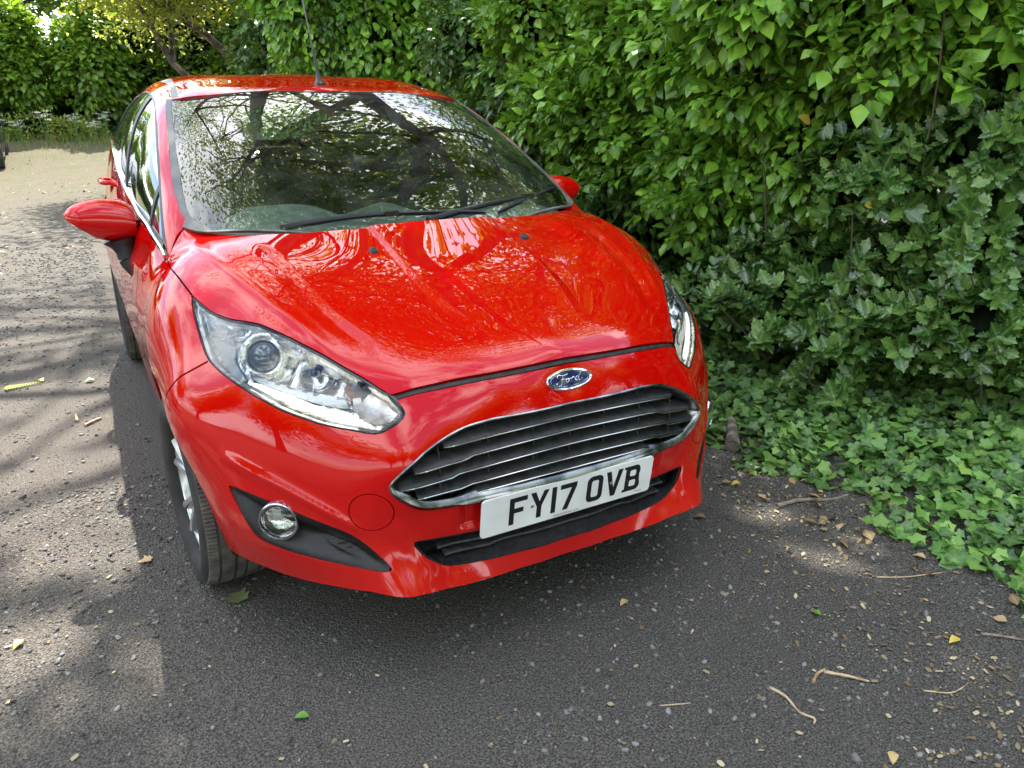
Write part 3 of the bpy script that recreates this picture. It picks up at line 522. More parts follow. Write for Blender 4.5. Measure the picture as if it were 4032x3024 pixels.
bstrip=strip(bpil,.024); dstrip=strip(div,.011); cstrip=strip(cpil,.018)
rs_in=UC(ROOFSTRIP_IN+[(.525,2.7,1.476),(.52,3.2,1.462),(.50,3.6,1.40)],3); rs_out=UC(ROOFSTRIP_OUT+[(.545,2.7,1.466),(.54,3.2,1.45),(.52,3.6,1.39)],3)
RSTRIP=rs_in+rs_out[::-1]
COUT=[(-.1,.5)]
cr_rhos=list(np.arange(.02,1.58,.0135))+list(np.arange(1.60,3.45,.03)); cr_phis=list(np.linspace(0,1.95,230))
CS=Shell(cabin,cr_rhos,cr_phis)
bottomC=[(a,b-.006) for a,b in bl_c]
seamC=UC([(.703,1.085,1.004),(.724,1.085,.983),(.75,1.063,.945),BELTL[0]],3)
OUTC=[(-.1,9),(9,9),(9,bottomC[-1][1])]+bottomC[::-1]+seamC[::-1]+[(.0,wind_out[-1][1])]+[(-.1,wind_out[-1][1])]
lowc=[q for q in wind_out]
RG_=[tuple(cabin.uv([p])[0]) for p in ((.735,3.62,1.195),(.675,3.66,1.3),(.55,3.6,1.40),(.45,3.62,1.43))]
for P_ in [wind_out,glass_in,SIDE,SIDEIN,bstrip,dstrip,cstrip,RSTRIP,bottomC+[(9,bottomC[-1][1])],seamC]:
    CS.cut(P_,closed=P_ is not seamC)
def regc(C,P):
    I=lambda q: inpoly_vec(C,q); x,y=P[:,0],P[:,1]; W_=I(wind_out); S_=I(SIDE); T_=(~I(SIDEIN))|I(bstrip)|I(dstrip)|I(cstrip)
    rx=np.interp(y,[p[1] for p in ROOFSTRIP_IN]+[3.6],[p[0] for p in ROOFSTRIP_IN]+[.50])
    return assign(C,[(W_&I(glass_in),'wind'),(W_,'wtrim'),(~I(OUTC),''),(S_&T_,'strim'),(S_&(y<1.34),'sg1'),(S_&(y<2.12),'sg2'),(S_&(y<3.0),'sg3'),(S_,'sg4'),(I(RSTRIP),'rstrip'),
        ((y<1.05)&(x<.70),''),((x<rx)&(y>1.7),'roof'),(y>-9,'pillar')])
CS.regions(regc)
roof=CS.panel('roof',M_red,'roof',car)
for sd_ in (-1,1):
    CS.panel('pillar',M_red,'roof_pillar',car,side=sd_,flange=.01)
    CS.panel('rstrip',M_grey,'roof_strip',car,side=sd_,off=-.002)
    CS.panel('strim',M_blk,'window_trim',car,side=sd_,off=-.003,flange=.006)
    for k in ('sg1','sg2','sg3','sg4'): CS.panel(k,M_side,'side_window',car,side=sd_,off=-.007,flange=0)
# the windscreen itself is one clean curved sheet: low-order surface through its edge points
_e={}
for f in CS.reg['wtrim']+CS.reg['wind']:
    for a,b in zip(f,f[1:]+f[:1]): _e[(min(a,b),max(a,b))]=_e.get((min(a,b),max(a,b)),0)+1
_bd=sorted({i for k_,n_ in _e.items() if n_==1 for i in k_}); _bp=CS.P[_bd]; _bp=_bp[(_bp[:,2]>1.03)]
_ip=np.array([p[:3] for p in CABIN_PTS if .85<p[1]<1.9 and p[2]>.98 and abs(p[0])<.5])
_wp=np.vstack([_bp,_ip]); _ww=np.r_[np.ones(len(_bp)),np.full(len(_ip),.8)]
def _wb(x,y): x2=x*x; return np.stack([np.ones_like(x),y,y*y,x2,x2*y,x2*x2,x2*y*y],1)
_wc=np.linalg.lstsq(_wb(_wp[:,0],_wp[:,1])*_ww[:,None],_wp[:,2]*_ww,rcond=None)[0]
CW=Shell.__new__(Shell); CW.ch=cabin; CW.uv=CS.uv; CW.reg=CS.reg; CW.P=CS.P.copy(); CW.N=CS.N.copy()
_ix=sorted({i for k_ in ('wind','wtrim') for f in CS.reg[k_] for i in f}); _q=CW.P[_ix]; _x,_y=_q[:,0],_q[:,1]
CW.P[_ix,2]=_wb(_x,_y)@_wc; _h=1e-3; _dx=(_wb(_x+_h,_y)-_wb(_x-_h,_y))@_wc/(2*_h); _dy=(_wb(_x,_y+_h)-_wb(_x,_y-_h))@_wc/(2*_h)
_n=np.stack([-_dx,-_dy,np.ones_like(_x)],1); CW.N[_ix]=_n/np.linalg.norm(_n,axis=1)[:,None]; print('windscreen fit',np.abs(_q[:,2]-CW.P[_ix,2]).max())
ws=CW.panel('wind',M_wind,'windscreen',car,off=-.003,flange=0); CW.panel('wtrim',M_grey,'windscreen_trim',car,off=-.001,flange=.008)
CS.panel('roof',M_head,'headliner',car,off=-.022,flange=0)
for sd_ in (-1,1):
    CS.panel('pillar',M_head,'pillar_trim',car,side=sd_,off=-.016,flange=0)
    for k in ('door1','door2','rear'): SH.panel(k,M_int,'door_card',car,side=sd_,off=-.030,flange=0)
# chrome waist strip
for sd_ in (-1,1):
    mb=MB(); P3=resamp(catmull([BELT[0]]+[tuple(p) for p in BELTL[1:7]],4),.04); P3=P3*[sd_,1,1]
    rings=[]
    uvb=body.uv(np.abs(P3)); nn=body.N(uvb)*[sd_,1,1]; base=body.S(uvb)*[sd_,1,1]
    for p,n_ in zip(base,nn):
        z=np.array([0,0,1.]); rings.append([p+n_*.001-z*.006,p+n_*.008-z*.004,p+n_*.009+z*.010,p+n_*.001+z*.016,p-n_*.01+z*.01])
    mb.loft(rings,cap=True); mb.build('waist_strip',M_chr,car)
# ---------------------------------------------------------------- grille
def frame_loft(uvs,prof,mirror=True,m=None,name='',closed=True,sidefix=None):
    """loft a section along a closed outline on the body; prof(i,p)-> list of (inward,out)"""
    U0=np.array(uvs); t=np.roll(U0,-1,0)-np.roll(U0,1,0); t/=np.linalg.norm(t,axis=1)[:,None]+1e-9; nn=np.stack([-t[:,1],t[:,0]],1)
    ar=.5*np.sum(U0[:,0]*np.roll(U0[:,1],-1)-np.roll(U0[:,0],-1)*U0[:,1]); nn*= 1 if ar>0 else -1
    P=body.S(U0,False); N=body.N(U0); T=np.roll(P,-1,0)-np.roll(P,1,0); T/=np.linalg.norm(T,axis=1)[:,None]
    IN=np.cross(N,T); P2=body.S(U0+nn*.01,False); IN*=np.sign(((P2-P)*IN).sum(1))[:,None]
    return P,N,IN
half=gtop[::-1][:]            # centre-top ... tip
gr_full=[(-a,b) for a,b in (gtop+[])[::1]][::1]
right=[q for q in gtop[::-1]]+[q for q in gbot[1:]]          # centre top -> tip -> centre bottom (x>0)
left=[(-a,b) for a,b in right[::-1]]
ring=[tuple(v) for v in resamp([q for q in right]+left[1:-1],.014,True)]
body_nd=lambda uv,off: (lambda u: body.S(u,False)+body.N(u)*off)(np.array(uv))
P,N,IN=frame_loft(ring,None)
mb=MB(); rings=[]
for p,n_,i_ in zip(P,N,IN):
    zz=p[2]; k=float(ss((.535-zz)/.05)); wd=.0070+.0165*k; 
    rings.append([p-i_*.0015-n_*.010,p-i_*.0010+n_*.0035,p+i_*.002+n_*.0060,p+i_*wd*.45+n_*(.0055+.003*k),p+i_*wd*.85+n_*(.001),p+i_*wd-n_*.006,p+i_*(wd+.002)-n_*.03])
rings.append(rings[0]); mb.loft(rings,closed=False); gfr=mb.build('grille_frame',M_chrd,car)
# backing
def patch(poly,off,name,m,parent,sub=1,chart=body,mirror=False,step=.016,disp=None):
    """fill a closed uv polygon with a surface following the chart at an offset"""
    Q=np.array(poly); lo=Q.min(0);hi=Q.max(0); bm=bmesh.new()
    xs=np.arange(lo[0]-step,hi[0]+2*step,step); ys=np.arange(lo[1]-step,hi[1]+2*step,step)
    vs=[[bm.verts.new((x,y,0)) for y in ys] for x in xs]
    for i in range(len(xs)-1):
        for j in range(len(ys)-1): bm.faces.new((vs[i][j],vs[i+1][j],vs[i+1][j+1],vs[i][j+1]))
    s=Shell.__new__(Shell); s.ch=chart; s.bm=bm; s.cut(poly)
    fs=list(bm.faces); C=np.array([f.calc_center_median()[:2] for f in fs]); I=inpoly_vec(C,poly)
    bmesh.ops.delete(bm,geom=[f for f,k in zip(fs,I) if not k],context='FACES')
    bm.verts.index_update(); uv=np.array([v.co[:2] for v in bm.verts]); F=[[v.index for v in f.verts] for f in bm.faces]; 
    mi=uv*[np.sign(np.mean(uv[:,0])) if np.mean(np.abs(uv[:,0]))>.05 and (uv[:,0].min()*uv[:,0].max()>0) else 1,1]
    P=chart.S(uv,False); N=chart.N(uv); o_=off if disp is None else off+disp(P,uv)
    P=P+N*np.asarray(o_).reshape(-1,1) if disp is not None else P+N*off
    FF=[]
    for f in F:
        a,b,c=P[f[0]],P[f[1]],P[f[-1]]
        FF.append(f if np.cross(b-a,c-a)@N[f[0]]>0 else f[::-1])
    bm.free(); return P,FF,N
def put(P,F,name,m,parent,side=1,smooth=True):
    if side<0: P=P*[-1,1,1]; F=[f[::-1] for f in F]
    return mesh(name,P,F,m,parent,smooth)
P,F,N=patch(ring,-.052,'','','',step=.03); put(P,F,'grille_backing',M_liner,car)
# inner outline to trim the bars
def gline(z0,drop=.0):
    """x extent of the opening at bar height"""
    out=[]
    for x in np.arange(0,.47,.004):
        q=body.uv([(x,.03+.15*x*x,z0-drop*x*x)])[0]
        if inpoly(q,inner): out.append(x)
    return max(out) if out else 0
U0=np.array(ring); inner=[tuple(v) for v in inset(ring,.010)]
def gsurf(x,z):
    h=body.hit(np.array([abs(x),-1,z]),np.array([0,1.,0]),.3,2.2,200); 
    return h[1] if h is not None else .05
grille=MB(); 
BARS=[(.632,.19,0),(.598,.20,1),(.561,.20,1),(.521,.17,1),(.489,.11,1)]
ys_cache={}
for bi,(z0,bow,jog) in enumerate(BARS):
    xm=gline(z0,bow)-.006-(.0 if bi else .004)
    xs=np.linspace(-xm,xm,61); blade=[];chrome=[]
    for x in xs:
        z=z0-bow*x*x
        if jog: z-= .006*float(ss((abs(x)-(xm-.135))/.02))
        y=gsurf(x,z)+.004; e=float(ss((xm-abs(x))/.012)); 
        y+=.004*(1-e)
        blade.append([(x,y+.0035,z+.0045),(x,y+.0005,z+.0015),(x,y+.001,z-.004),(x,y+.005,z-.0055),(x,y+.042,z+.010),(x,y+.042,z+.016)])
        r=.0021*(.45+.55*e)
        chrome.append([(x,y-.0005-r*math.cos(a)*1.1,z-.0015+r*math.sin(a)*1.25) for a in np.linspace(0,2*math.pi,9)[:-1]])
    mb=MB(); mb.loft(blade,cap=True); b_=mb.build('grille_bar',M_gbar,car); mb=MB(); mb.loft(chrome,cap=True); mb.build('bar_trim',M_bar,b_)
mb=MB()
for x in (-.345,-.225,-.105,0,.105,.225,.345):
    prev=.655-.2*x*x
    for (z0,bow,j_) in BARS+[(.462,.1,0)]:
        z1=z0-bow*x*x
        if body is not None and inpoly(body.uv([(abs(x)+.012,.03+.15*x*x,(prev+z1)/2)])[0],inner): 
            y=gsurf(x,(prev+z1)/2)+.020; 
            mb=MB(); mb.add([(x-.001,y,z1),(x+.001,y,z1),(x+.001,y+.03,z1+.008),(x-.001,y+.03,z1+.008),(x-.001,y+.012,prev-.004),(x+.001,y+.012,prev-.004),(x+.001,y+.03,prev),(x-.001,y+.03,prev)],[(0,1,5,4),(1,2,6,5),(2,3,7,6),(3,0,4,7),(4,5,6,7),(0,3,2,1)]); mb.build('grille_rib',M_gbar,car,smooth=False)
        prev=z1
# ---------------------------------------------------------------- lower intake
right=[q for q in lgt[::-1]]+[q for q in lgb[1:]]; left=[(-a,b) for a,b in right[::-1]]
ring2=[tuple(v) for v in resamp(right+left[1:-1],.014,True)]
P,N,IN=frame_loft(ring2,None); mb=MB(); rings=[]
for p,n_,i_ in zip(P,N,IN):
    k=float(ss((.325-p[2])/.03)); wd=.006+.026*k
    rings.append([p-i_*.002-n_*.012,p-i_*.0005+n_*.001,p+i_*.003+n_*.001,p+i_*wd*.6-n_*(.006+.006*k),p+i_*wd-n_*(.012+.012*k),p+i_*(wd+.003)-n_*.045])
rings.append(rings[0]); mb.loft(rings,closed=False); mb.build('intake_frame',M_int2,car)
P,F,N=patch(ring2,-.055,'','','',step=.03); put(P,F,'intake_backing',M_liner,car)
for z0,dz in ((.345,.015),(.322,.02)):
    xm=.352 if z0>.34 else .335; xs=np.linspace(-xm,xm,41); B=[]
    for x in xs:
        z=z0-.05*x*x-.007*float(ss((abs(x)-.19)/.03)); y=gsurf(x,z)+.006
        B.append([(x,y,z+.004),(x,y-.001,z),(x,y+.002,z-.004),(x,y+.035,z+.002),(x,y+.035,z+.009)])
    mb=MB(); mb.loft(B,cap=True); mb.build('intake_bar',M_gbar,car)
for x in (-.29,-.2,-.1,0,.1,.2,.29):
    mb=MB(); mb.box((x,gsurf(x,.33)+.03,.325),(.003,.03,.055)); mb.build('intake_rib',M_blk,car,smooth=False)
# ---------------------------------------------------------------- number plate
A_=Vector((0,.004,.464)); B_=Vector((0,.019,.354)); up=(A_-B_).normalized(); ctr=(A_+B_)/2; nf=Vector((1,0,0)).cross(up)   # points to -y
plate=MB()
def rrect(w,h,r,n=6):
    out=[]
    for cx,cy,a0 in ((w-r,h-r,0),(-w+r,h-r,90),(-w+r,-h+r,180),(w-r,-h+r,270)):
        for k in range(n+1): a=R(a0+90*k/n); out.append((cx+r*math.cos(a),cy+r*math.sin(a)))
    return out
RR=rrect(.26,.0555,.011); L2=lambda x,y,d: ctr+Vector((1,0,0))*x+up*y+nf*d
if nf.y>0: nf=-nf
V=[L2(x,y,.0015) for x,y in RR]+[L2(x*.998,y*.99,.0025) for x,y in RR]+[L2(x,y,-.002) for x,y in RR]; n=len(RR)
F=[tuple(range(n,2*n))]+[(i,(i+1)%n,n+(i+1)%n,n+i) for i in range(n)]+[(2*n+i,2*n+(i+1)%n,(i+1)%n,i) for i in range(n)]
mb=MB(); mb.add(V,F); plate=mb.build('number_plate',M_white,car)
def outline_mesh(polys,tf,name,m,parent):
    """polys: outlines (first outer, further ones holes) -> filled flat mesh"""
    cu=bpy.data.curves.new(name,'CURVE'); cu.dimensions='2D'; cu.fill_mode='BOTH'
    for P in polys:
        s=cu.splines.new('POLY'); s.points.add(len(P)-1); s.use_cyclic_u=True
        for k,(x,y) in enumerate(P): s.points[k].co=(x,y,0,1)
    o=bpy.data.objects.new('t',cu); me=bpy.data.meshes.new_from_object(o); bpy.data.objects.remove(o); 
    V=[tf(v.co.x,v.co.y) for v in me.vertices]; F=[tuple(f.vertices) for f in me.polygons]; bpy.data.meshes.remove(me)
    return mesh(name,V,F,m,parent,False)
s_=.014; H_=.079; Wd=.050
def arcp(cx,cy,rx,ry,a0,a1,n=8): return [(cx+rx*math.cos(R(a0+(a1-a0)*k/n)),cy+ry*math.sin(R(a0+(a1-a0)*k/n))) for k in range(n+1)]
def rr(x0,y0,x1,y1,r): return arcp(x1-r,y1-r,r,r,0,90)+arcp(x0+r,y1-r,r,r,90,180)+arcp(x0+r,y0+r,r,r,180,270)+arcp(x1-r,y0+r,r,r,270,360)
GL_={'F':(Wd,[[(0,0),(s_,0),(s_,.033),(.040,.033),(.040,.047),(s_,.047),(s_,.065),(.050,.065),(.050,.079),(0,.079)]]),
'Y':(Wd,[[(.018,0),(.032,0),(.032,.034),(.052,.079),(.037,.079),(.025,.049),(.013,.079),(-.002,.079),(.018,.034)]]),
'1':(s_,[[(0,0),(s_,0),(s_,.079),(0,.079)]]),
'7':(Wd,[[(.010,0),(.026,0),(.050,.067),(.050,.079),(0,.079),(0,.065),(.034,.065)]]),
'O':(Wd,[rr(0,0,.050,.079,.016),rr(s_,s_,.036,.065,.006)]),
'V':(Wd,[[(.018,0),(.032,0),(.052,.079),(.037,.079),(.025,.026),(.013,.079),(-.002,.079)]]),
'B':(.052,[[(-.004,0)]+arcp(.038,.013+.004,.014,.017,-90,35)+arcp(.036,.060,.014,.019,-35,90)+[(-.004,.079),(-.004,.071),(.002,.071),(.002,.008),(-.004,.008)],rr(.016,s_,.037,.034,.005),rr(.016,.046,.036,.065,.005)])}
x=-.1835
for ch in 'FY17 OVB':
    if ch==' ': x+=.033-.011; continue
    w_,pl=GL_[ch]; x0=x
    outline_mesh(pl,lambda a,b,x0=x0: L2(x0+a,b-.0375,.0031),'letter',M_ink,plate); x+=w_+.011
def text_mesh(s,size,tf,name,m,parent):
    cu=bpy.data.curves.new(name,'FONT'); cu.body=s; cu.size=size; cu.align_x='CENTER'; o=bpy.data.objects.new('t',cu); sc.collection.objects.link(o); bpy.context.view_layer.update()
    me=bpy.data.meshes.new_from_object(o.evaluated_get(bpy.context.evaluated_depsgraph_get())); bpy.data.objects.remove(o)
    V=[tf(v.co.x,v.co.y) for v in me.vertices]; F=[tuple(f.vertices) for f in me.polygons]; return mesh(name,V,F,m,parent,False)
M_ink2=mat('faded ink',(.10,.10,.16),.5)
text_mesh('evanshalshaw.com',.0105,lambda a,b:L2(-.012+a,-.051+b,.0030),'dealer_text',M_ink2,plate)
mb=MB(); mb.add([L2(.207,-.046,.003),L2(.232,-.046,.003),L2(.232,-.0445,.003),L2(.207,-.0445,.003)],[(0,1,2,3)]); mb.build('maker_mark',M_ink2,plate,False)
for sx,sy in ((-.118,.002),(.124,.004),(.176,-.004)):
    mb=MB(); pr=[(0,.0045),(.0012,.0042),(.0022,.003),(.0026,.0005)]
    rings=[[L2(sx+r*math.cos(a),sy+r*math.sin(a),.003+h) for a in np.linspace(0,2*math.pi,13)[:-1]] for h,r in pr]; mb.loft(rings,cap=True); mb.build('screw',M_screw if sx<.17 else M_ink,plate)
# ---------------------------------------------------------------- badge
bc=Vector(body.S([body.uv([(0,.044,.714)])[0]])[0]); bn=Vector(body.N([body.uv([(0,.044,.714)])[0]])[0]); bn.x=0; bn.normalize(); bu=Vector((1,0,0)).cross(bn)
if bu.z<0: bu=-bu
def Bp(x,y,d):
    q=bc+bu*y; v=body.S([body.uv([(abs(x),q.y+.02,q.z)])[0]])[0]; dy=(v-np.array(body.S([body.uv([(0,q.y,q.z)])[0]])[0]))@np.array(bn)
    return bc+Vector((1,0,0))*x+bu*y+bn*(d+dy+.001)
mb=MB(); E=lambda a,rx,ry,d: Bp(rx*math.cos(a),ry*math.sin(a),d); an=np.linspace(0,2*math.pi,65)[:-1]
mb.loft([[E(a,.0665,.0268,-.004) for a in an],[E(a,.0665,.0268,.003) for a in an],[E(a,.0635,.0245,.0055) for a in an],[E(a,.0595,.0210,.0045) for a in an],[E(a,.0585,.0202,.0032) for a in an]]); bad=mb.build('badge',M_chr,car)
mb=MB(); mb.loft([[E(a,.0588*k_,.0205*k_,.0034) for a in an] for k_ in (1,.8,.6,.4,.2,.01)]); mb.build('badge_field',M_blue,bad)
mb=MB(); mb.tube([E(a,.0545,.0172,.0038) for a in np.r_[an,an[:1]]],.0008,6); mb.build('badge_line',M_chr,bad)
def scr(P,r):
    C=catmull(P,5); n=len(C); rad=[r*(.75+.35*abs(math.sin(3*i/n*math.pi))) for i in range(n)]; m_=MB(); m_.tube([Bp(a*1.0,b*1.0,.0045) for a,b in C],rad,6); return m_
k=.001
SC=[[(-27,5),(-31,8),(-28,12.5),(-21,11),(-13,10.5),(-5,12.5)],[(-17,10.5),(-19,3),(-22,-5),(-26,-11),(-32,-11.5),(-35,-7),(-31,-4.5)],[(-24,1),(-19,1.5),(-13,2.5)],
 [(-6,2.5),(-10,1),(-12,-3),(-10,-6.5),(-6,-5),(-4,-1),(-6,2.5)],[(-6,2.5),(-2,.5),(1,2)],[(3,3),(2,-1),(.5,-6)],[(3,1),(6,3.5),(9,3),(9,1)],
 [(19,2),(15,3.2),(12,1),(11,-3),(13,-6.2),(16,-4.5),(19,1)],[(25,12),(22,7),(18.5,-2),(19,-6),(22,-5.5),(26,-2)]]
for P in SC: 
    scr([(a*k*1.22+.005,b*k*1.05-.0005) for a,b in P],.0016).build('script_stroke',M_chr,bad)
# ---------------------------------------------------------------- fog lamps
fogc=body.uv([(.687,.222,.425)])[0]
fo_uv=[tuple(v) for v in resamp(HOLE_F,.013,True)]
for sd_ in (-1,1):
    S3=np.array([sd_,1,1]); P,N,IN=frame_loft(fo_uv,None); 
    def fdisp(P_,uv):
        U_=np.array(uv); Q=np.array(fo_uv); d=np.sqrt(((U_[:,None]-Q[None])**2).sum(-1)).min(1); rr_=np.hypot(P_[:,0]-.687,P_[:,2]-.414)
        base=-.004-.038*ss(d/.045); base+=.008*np.exp(-(rr_/.07)**4)
        x=P_[:,0]; z=P_[:,2]; 
        q=(z-(.30+.42*(x-.47)))
        fin=sum(.019*np.exp(-((q-c)/.0065)**2) for c in (.008,.036,.062)); base+=fin*ss((.625-x)/.04)*ss((d-.012)/.02)
        return base
    P,F,N=patch(fo_uv,0,'','','',step=.0052,disp=fdisp); 
    P2,N2,IN2=frame_loft(fo_uv,None)
    fs=put(P,F,'fog_surround',M_blk,car,sd_)
    c0=np.array([.6868,.238,.4145])
    nrm=Vector((.55,-.83,0.02)).normalized(); a1=nrm.cross(Vector((0,0,1))).normalized(); a2=a1.cross(nrm)
    if a2.z<0: a2=-a2
    c0=Vector(c0)-nrm*.004
    def ringf(r,h): return [Vector((sd_*q.x,q.y,q.z)) for q in [c0+a1*r*math.cos(a)+a2*r*math.sin(a)+nrm*h for a in np.linspace(0,2*math.pi,41)[:-1]]]
    def orient(rs): return rs if sd_>0 else [r[::-1] for r in rs]
    mb=MB(); mb.loft([ringf(.050,-.02),ringf(.050,.002),ringf(.0475,.006),ringf(.044,.006),ringf(.0415,.002),ringf(.041,-.01)]); fr_=mb.build('fog_lamp_ring',M_chr,car)
    mb=MB(); mb.loft([ringf(.0412,.0),ringf(.034,.006),ringf(.022,.010),ringf(.010,.0115),ringf(.0005,.012)]); mb.build('fog_lens',M_clear,fr_)
    mb=MB(); mb.loft([ringf(.041,-.004),ringf(.036,-.022),ringf(.024,-.030),ringf(.0005,-.032)]); mb.build('fog_reflector',M_refl,fr_)
    mb=MB(); q=[c0+a1*x+a2*y+nrm*h for x,y,h in ((-.012,.002,-.002),(.006,.002,-.002),(.006,.028,-.006),(-.012,.028,-.006))]; mb.add([Vector((sd_*v.x,v.y,v.z)) for v in q],[(0,1,2,3)]); mb.build('fog_bulb_shield',M_satin,fr_,False)
# ---------------------------------------------------------------- headlamps (outer lens is the body surface itself)
lamp_uv=[tuple(v) for v in resamp(HOLE_H,.011,True)]
def px3(L): return [tuple(body.uv([p])[0]) for p in L]
def lamp_pt(uv,off): u=np.array([uv]); return (body.S(u,False)+body.N(u)*off)[0]
for sd_ in (-1,1):
    S3=np.array([sd_,1,1.])
    hl=empty('headlamp'); hl.parent=car
    lens=SH.panel('lens',M_lens,'lens',hl,side=sd_,off=-.003,flange=0)
    P,N,IN=frame_loft(lamp_uv,None); mb=MB(); rings=[]
    low=np.array([ (q[2]<np.interp(q[0],[.41,.50,.60,.70,.76],[.70,.70,.74,.80,.86])) for q in P])
    # black gasket: broad along the top edge and inner corner, fine along the bottom
    for p,n_,i_,lw in zip(P,N,IN,low):
        k=.0075 if not lw else .004
        k=.011 if p[0]<.46 and p[2]<.72 else k
        rings.append([(p-i_*.003-n_*.016)*S3,(p-i_*.003-n_*.004)*S3,(p+i_*k*.5-n_*.001)*S3,(p+i_*k-n_*.002)*S3,(p+i_*(k+.001)-n_*.012)*S3])
    rings.append(rings[0]); mb.loft(rings,closed=False); mb.build('gasket',M_gloss,hl)
    # chrome edge inside the gasket
    mb=MB(); rings=[]
    for p,n_,i_,lw in zip(P,N,IN,low):
        k=(.011 if p[0]<.46 and p[2]<.72 else (.0075 if not lw else .004)); e=.012 if not lw else .008
        rings.append([(p+i_*k-n_*.006)*S3,(p+i_*(k+e*.4)-n_*.010)*S3,(p+i_*(k+e)-n_*.022)*S3,(p+i_*(k+e+.004)-n_*.050)*S3])
    rings.append(rings[0]); mb.loft(rings,closed=False); mb.build('lamp_bezel',M_refl,hl)
    PC=PROJ2; HC=HIGHB2; IC=INDB2
    def ldisp(P_,uv):
        d1=np.linalg.norm(P_-PROJ,axis=1); d2=np.linalg.norm(P_-HIGHB,axis=1); d3=np.linalg.norm(P_-INDB,axis=1)
        b=-.040+.0*d1; b-=.035*np.exp(-(d1/.055)**4); b-=.030*np.exp(-(d2/.048)**4); b-=.022*np.exp(-(d3/.040)**4)
        b+=.004*np.sin(P_[:,0]*150+P_[:,2]*90)*np.exp(-(d1/.12)**2)
        x=P_[:,0]; b+=.012*ss((x-.66)/.05)
        # fluting in the indicator chamber and round the high-beam bowl
        b+=.0022*np.sin((P_[:,2]*1.0+P_[:,0]*.35)*900)*ss((.535-x)/.02)
        return b
    Pp,Fp,Np=patch(lamp_uv,0,'','','',step=.0065,disp=ldisp); put(Pp,Fp,'reflector',M_refl,hl,sd_)
    nrm=Vector((.42,-.86,.28)).normalized(); a1=nrm.cross(Vector((0,0,1))).normalized(); a2=a1.cross(nrm)
    def rf(c,r,h,n=40,sx=1): return [Vector((sd_*q.x,q.y,q.z)) for q in [Vector(c)+a1*r*math.cos(a)*sx+a2*r*math.sin(a)+nrm*h for a in np.linspace(0,2*math.pi,n+1)[:-1]]]
    pc=PC; mb=MB(); mb.loft([rf(pc,.060,-.03),rf(pc,.058,.004),rf(pc,.054,.006),rf(pc,.047,-.004),rf(pc,.0435,.008),rf(pc,.0410,.010),rf(pc,.0385,.006),rf(pc,.038,-.006)]); mb.build('projector_ring',M_refl,hl)
    mb=MB(); mb.loft([rf(pc,.0385,.000),rf(pc,.034,.010),rf(pc,.026,.0165),rf(pc,.016,.0205),rf(pc,.007,.022),rf(pc,.0005,.0225)]); mb.build('projector_lens',M_proj,hl)
    mb=MB(); mb.loft([rf(HC,.047,-.012,sx=1.15),rf(HC,.044,-.014,sx=1.15),rf(HC,.030,-.030,sx=1.1),rf(HC,.012,-.040),rf(HC,.0005,-.041)]); mb.build('main_beam_bowl',M_refl,hl)
    mb=MB(); mb.loft([rf(HC,.010,-.036,16),rf(HC,.010,-.012,16),rf(HC,.0085,-.004,16),rf(HC,.004,.000,16),rf(HC,.0003,.001,16)]); mb.build('main_beam_bulb',M_bulb,hl)
    mb=MB(); mb.loft([rf(IC,.022,-.012,24),rf(IC,.018,-.020,24),rf(IC,.010,-.024,24),rf(IC,.0003,-.025,24)]); mb.build('indicator_bowl',M_amb,hl)
    mb=MB(); mb.loft([rf(IC,.010,-.022,16),rf(IC,.011,-.006,16),rf(IC,.008,.001,16),rf(IC,.0003,.003,16)]); mb.build('indicator_bulb',M_bulb,hl)
    for (PL,off,nm,mt,dd) in ((DRL,-.014,'daytime_light_bar',M_drl,0),(SATIN,-.020,'satin_insert',M_satin,0),(BLADE,-.016,'chrome_blade',M_refl,0),(BLADE2,-.018,'inner_blade',M_satin,0)):
        poly=px3([tuple(v) for v in resamp(catmull(PL,2,True),.008,True)])
        Pq,Fq,Nq=patch(poly,off,'','','',step=.008); Pq2=Pq
        o=put(Pq,Fq,nm,mt,hl,sd_); 
        md=o.modifiers.new('solid','SOLIDIFY'); md.thickness=.006; md.offset=-1
    # amber side of the indicator and its fluted cover
    poly=px3([tuple(v) for v in resamp(catmull(INDC,2,True),.008,True)])
    Pq,Fq,Nq=patch(poly,0,'','','',step=.003,disp=lambda P_,uv: -.022+.0013*np.sin((P_[:,2]+P_[:,0]*.3)*1050)); put(Pq,Fq,'indicator_flutes',M_flute,hl,sd_)
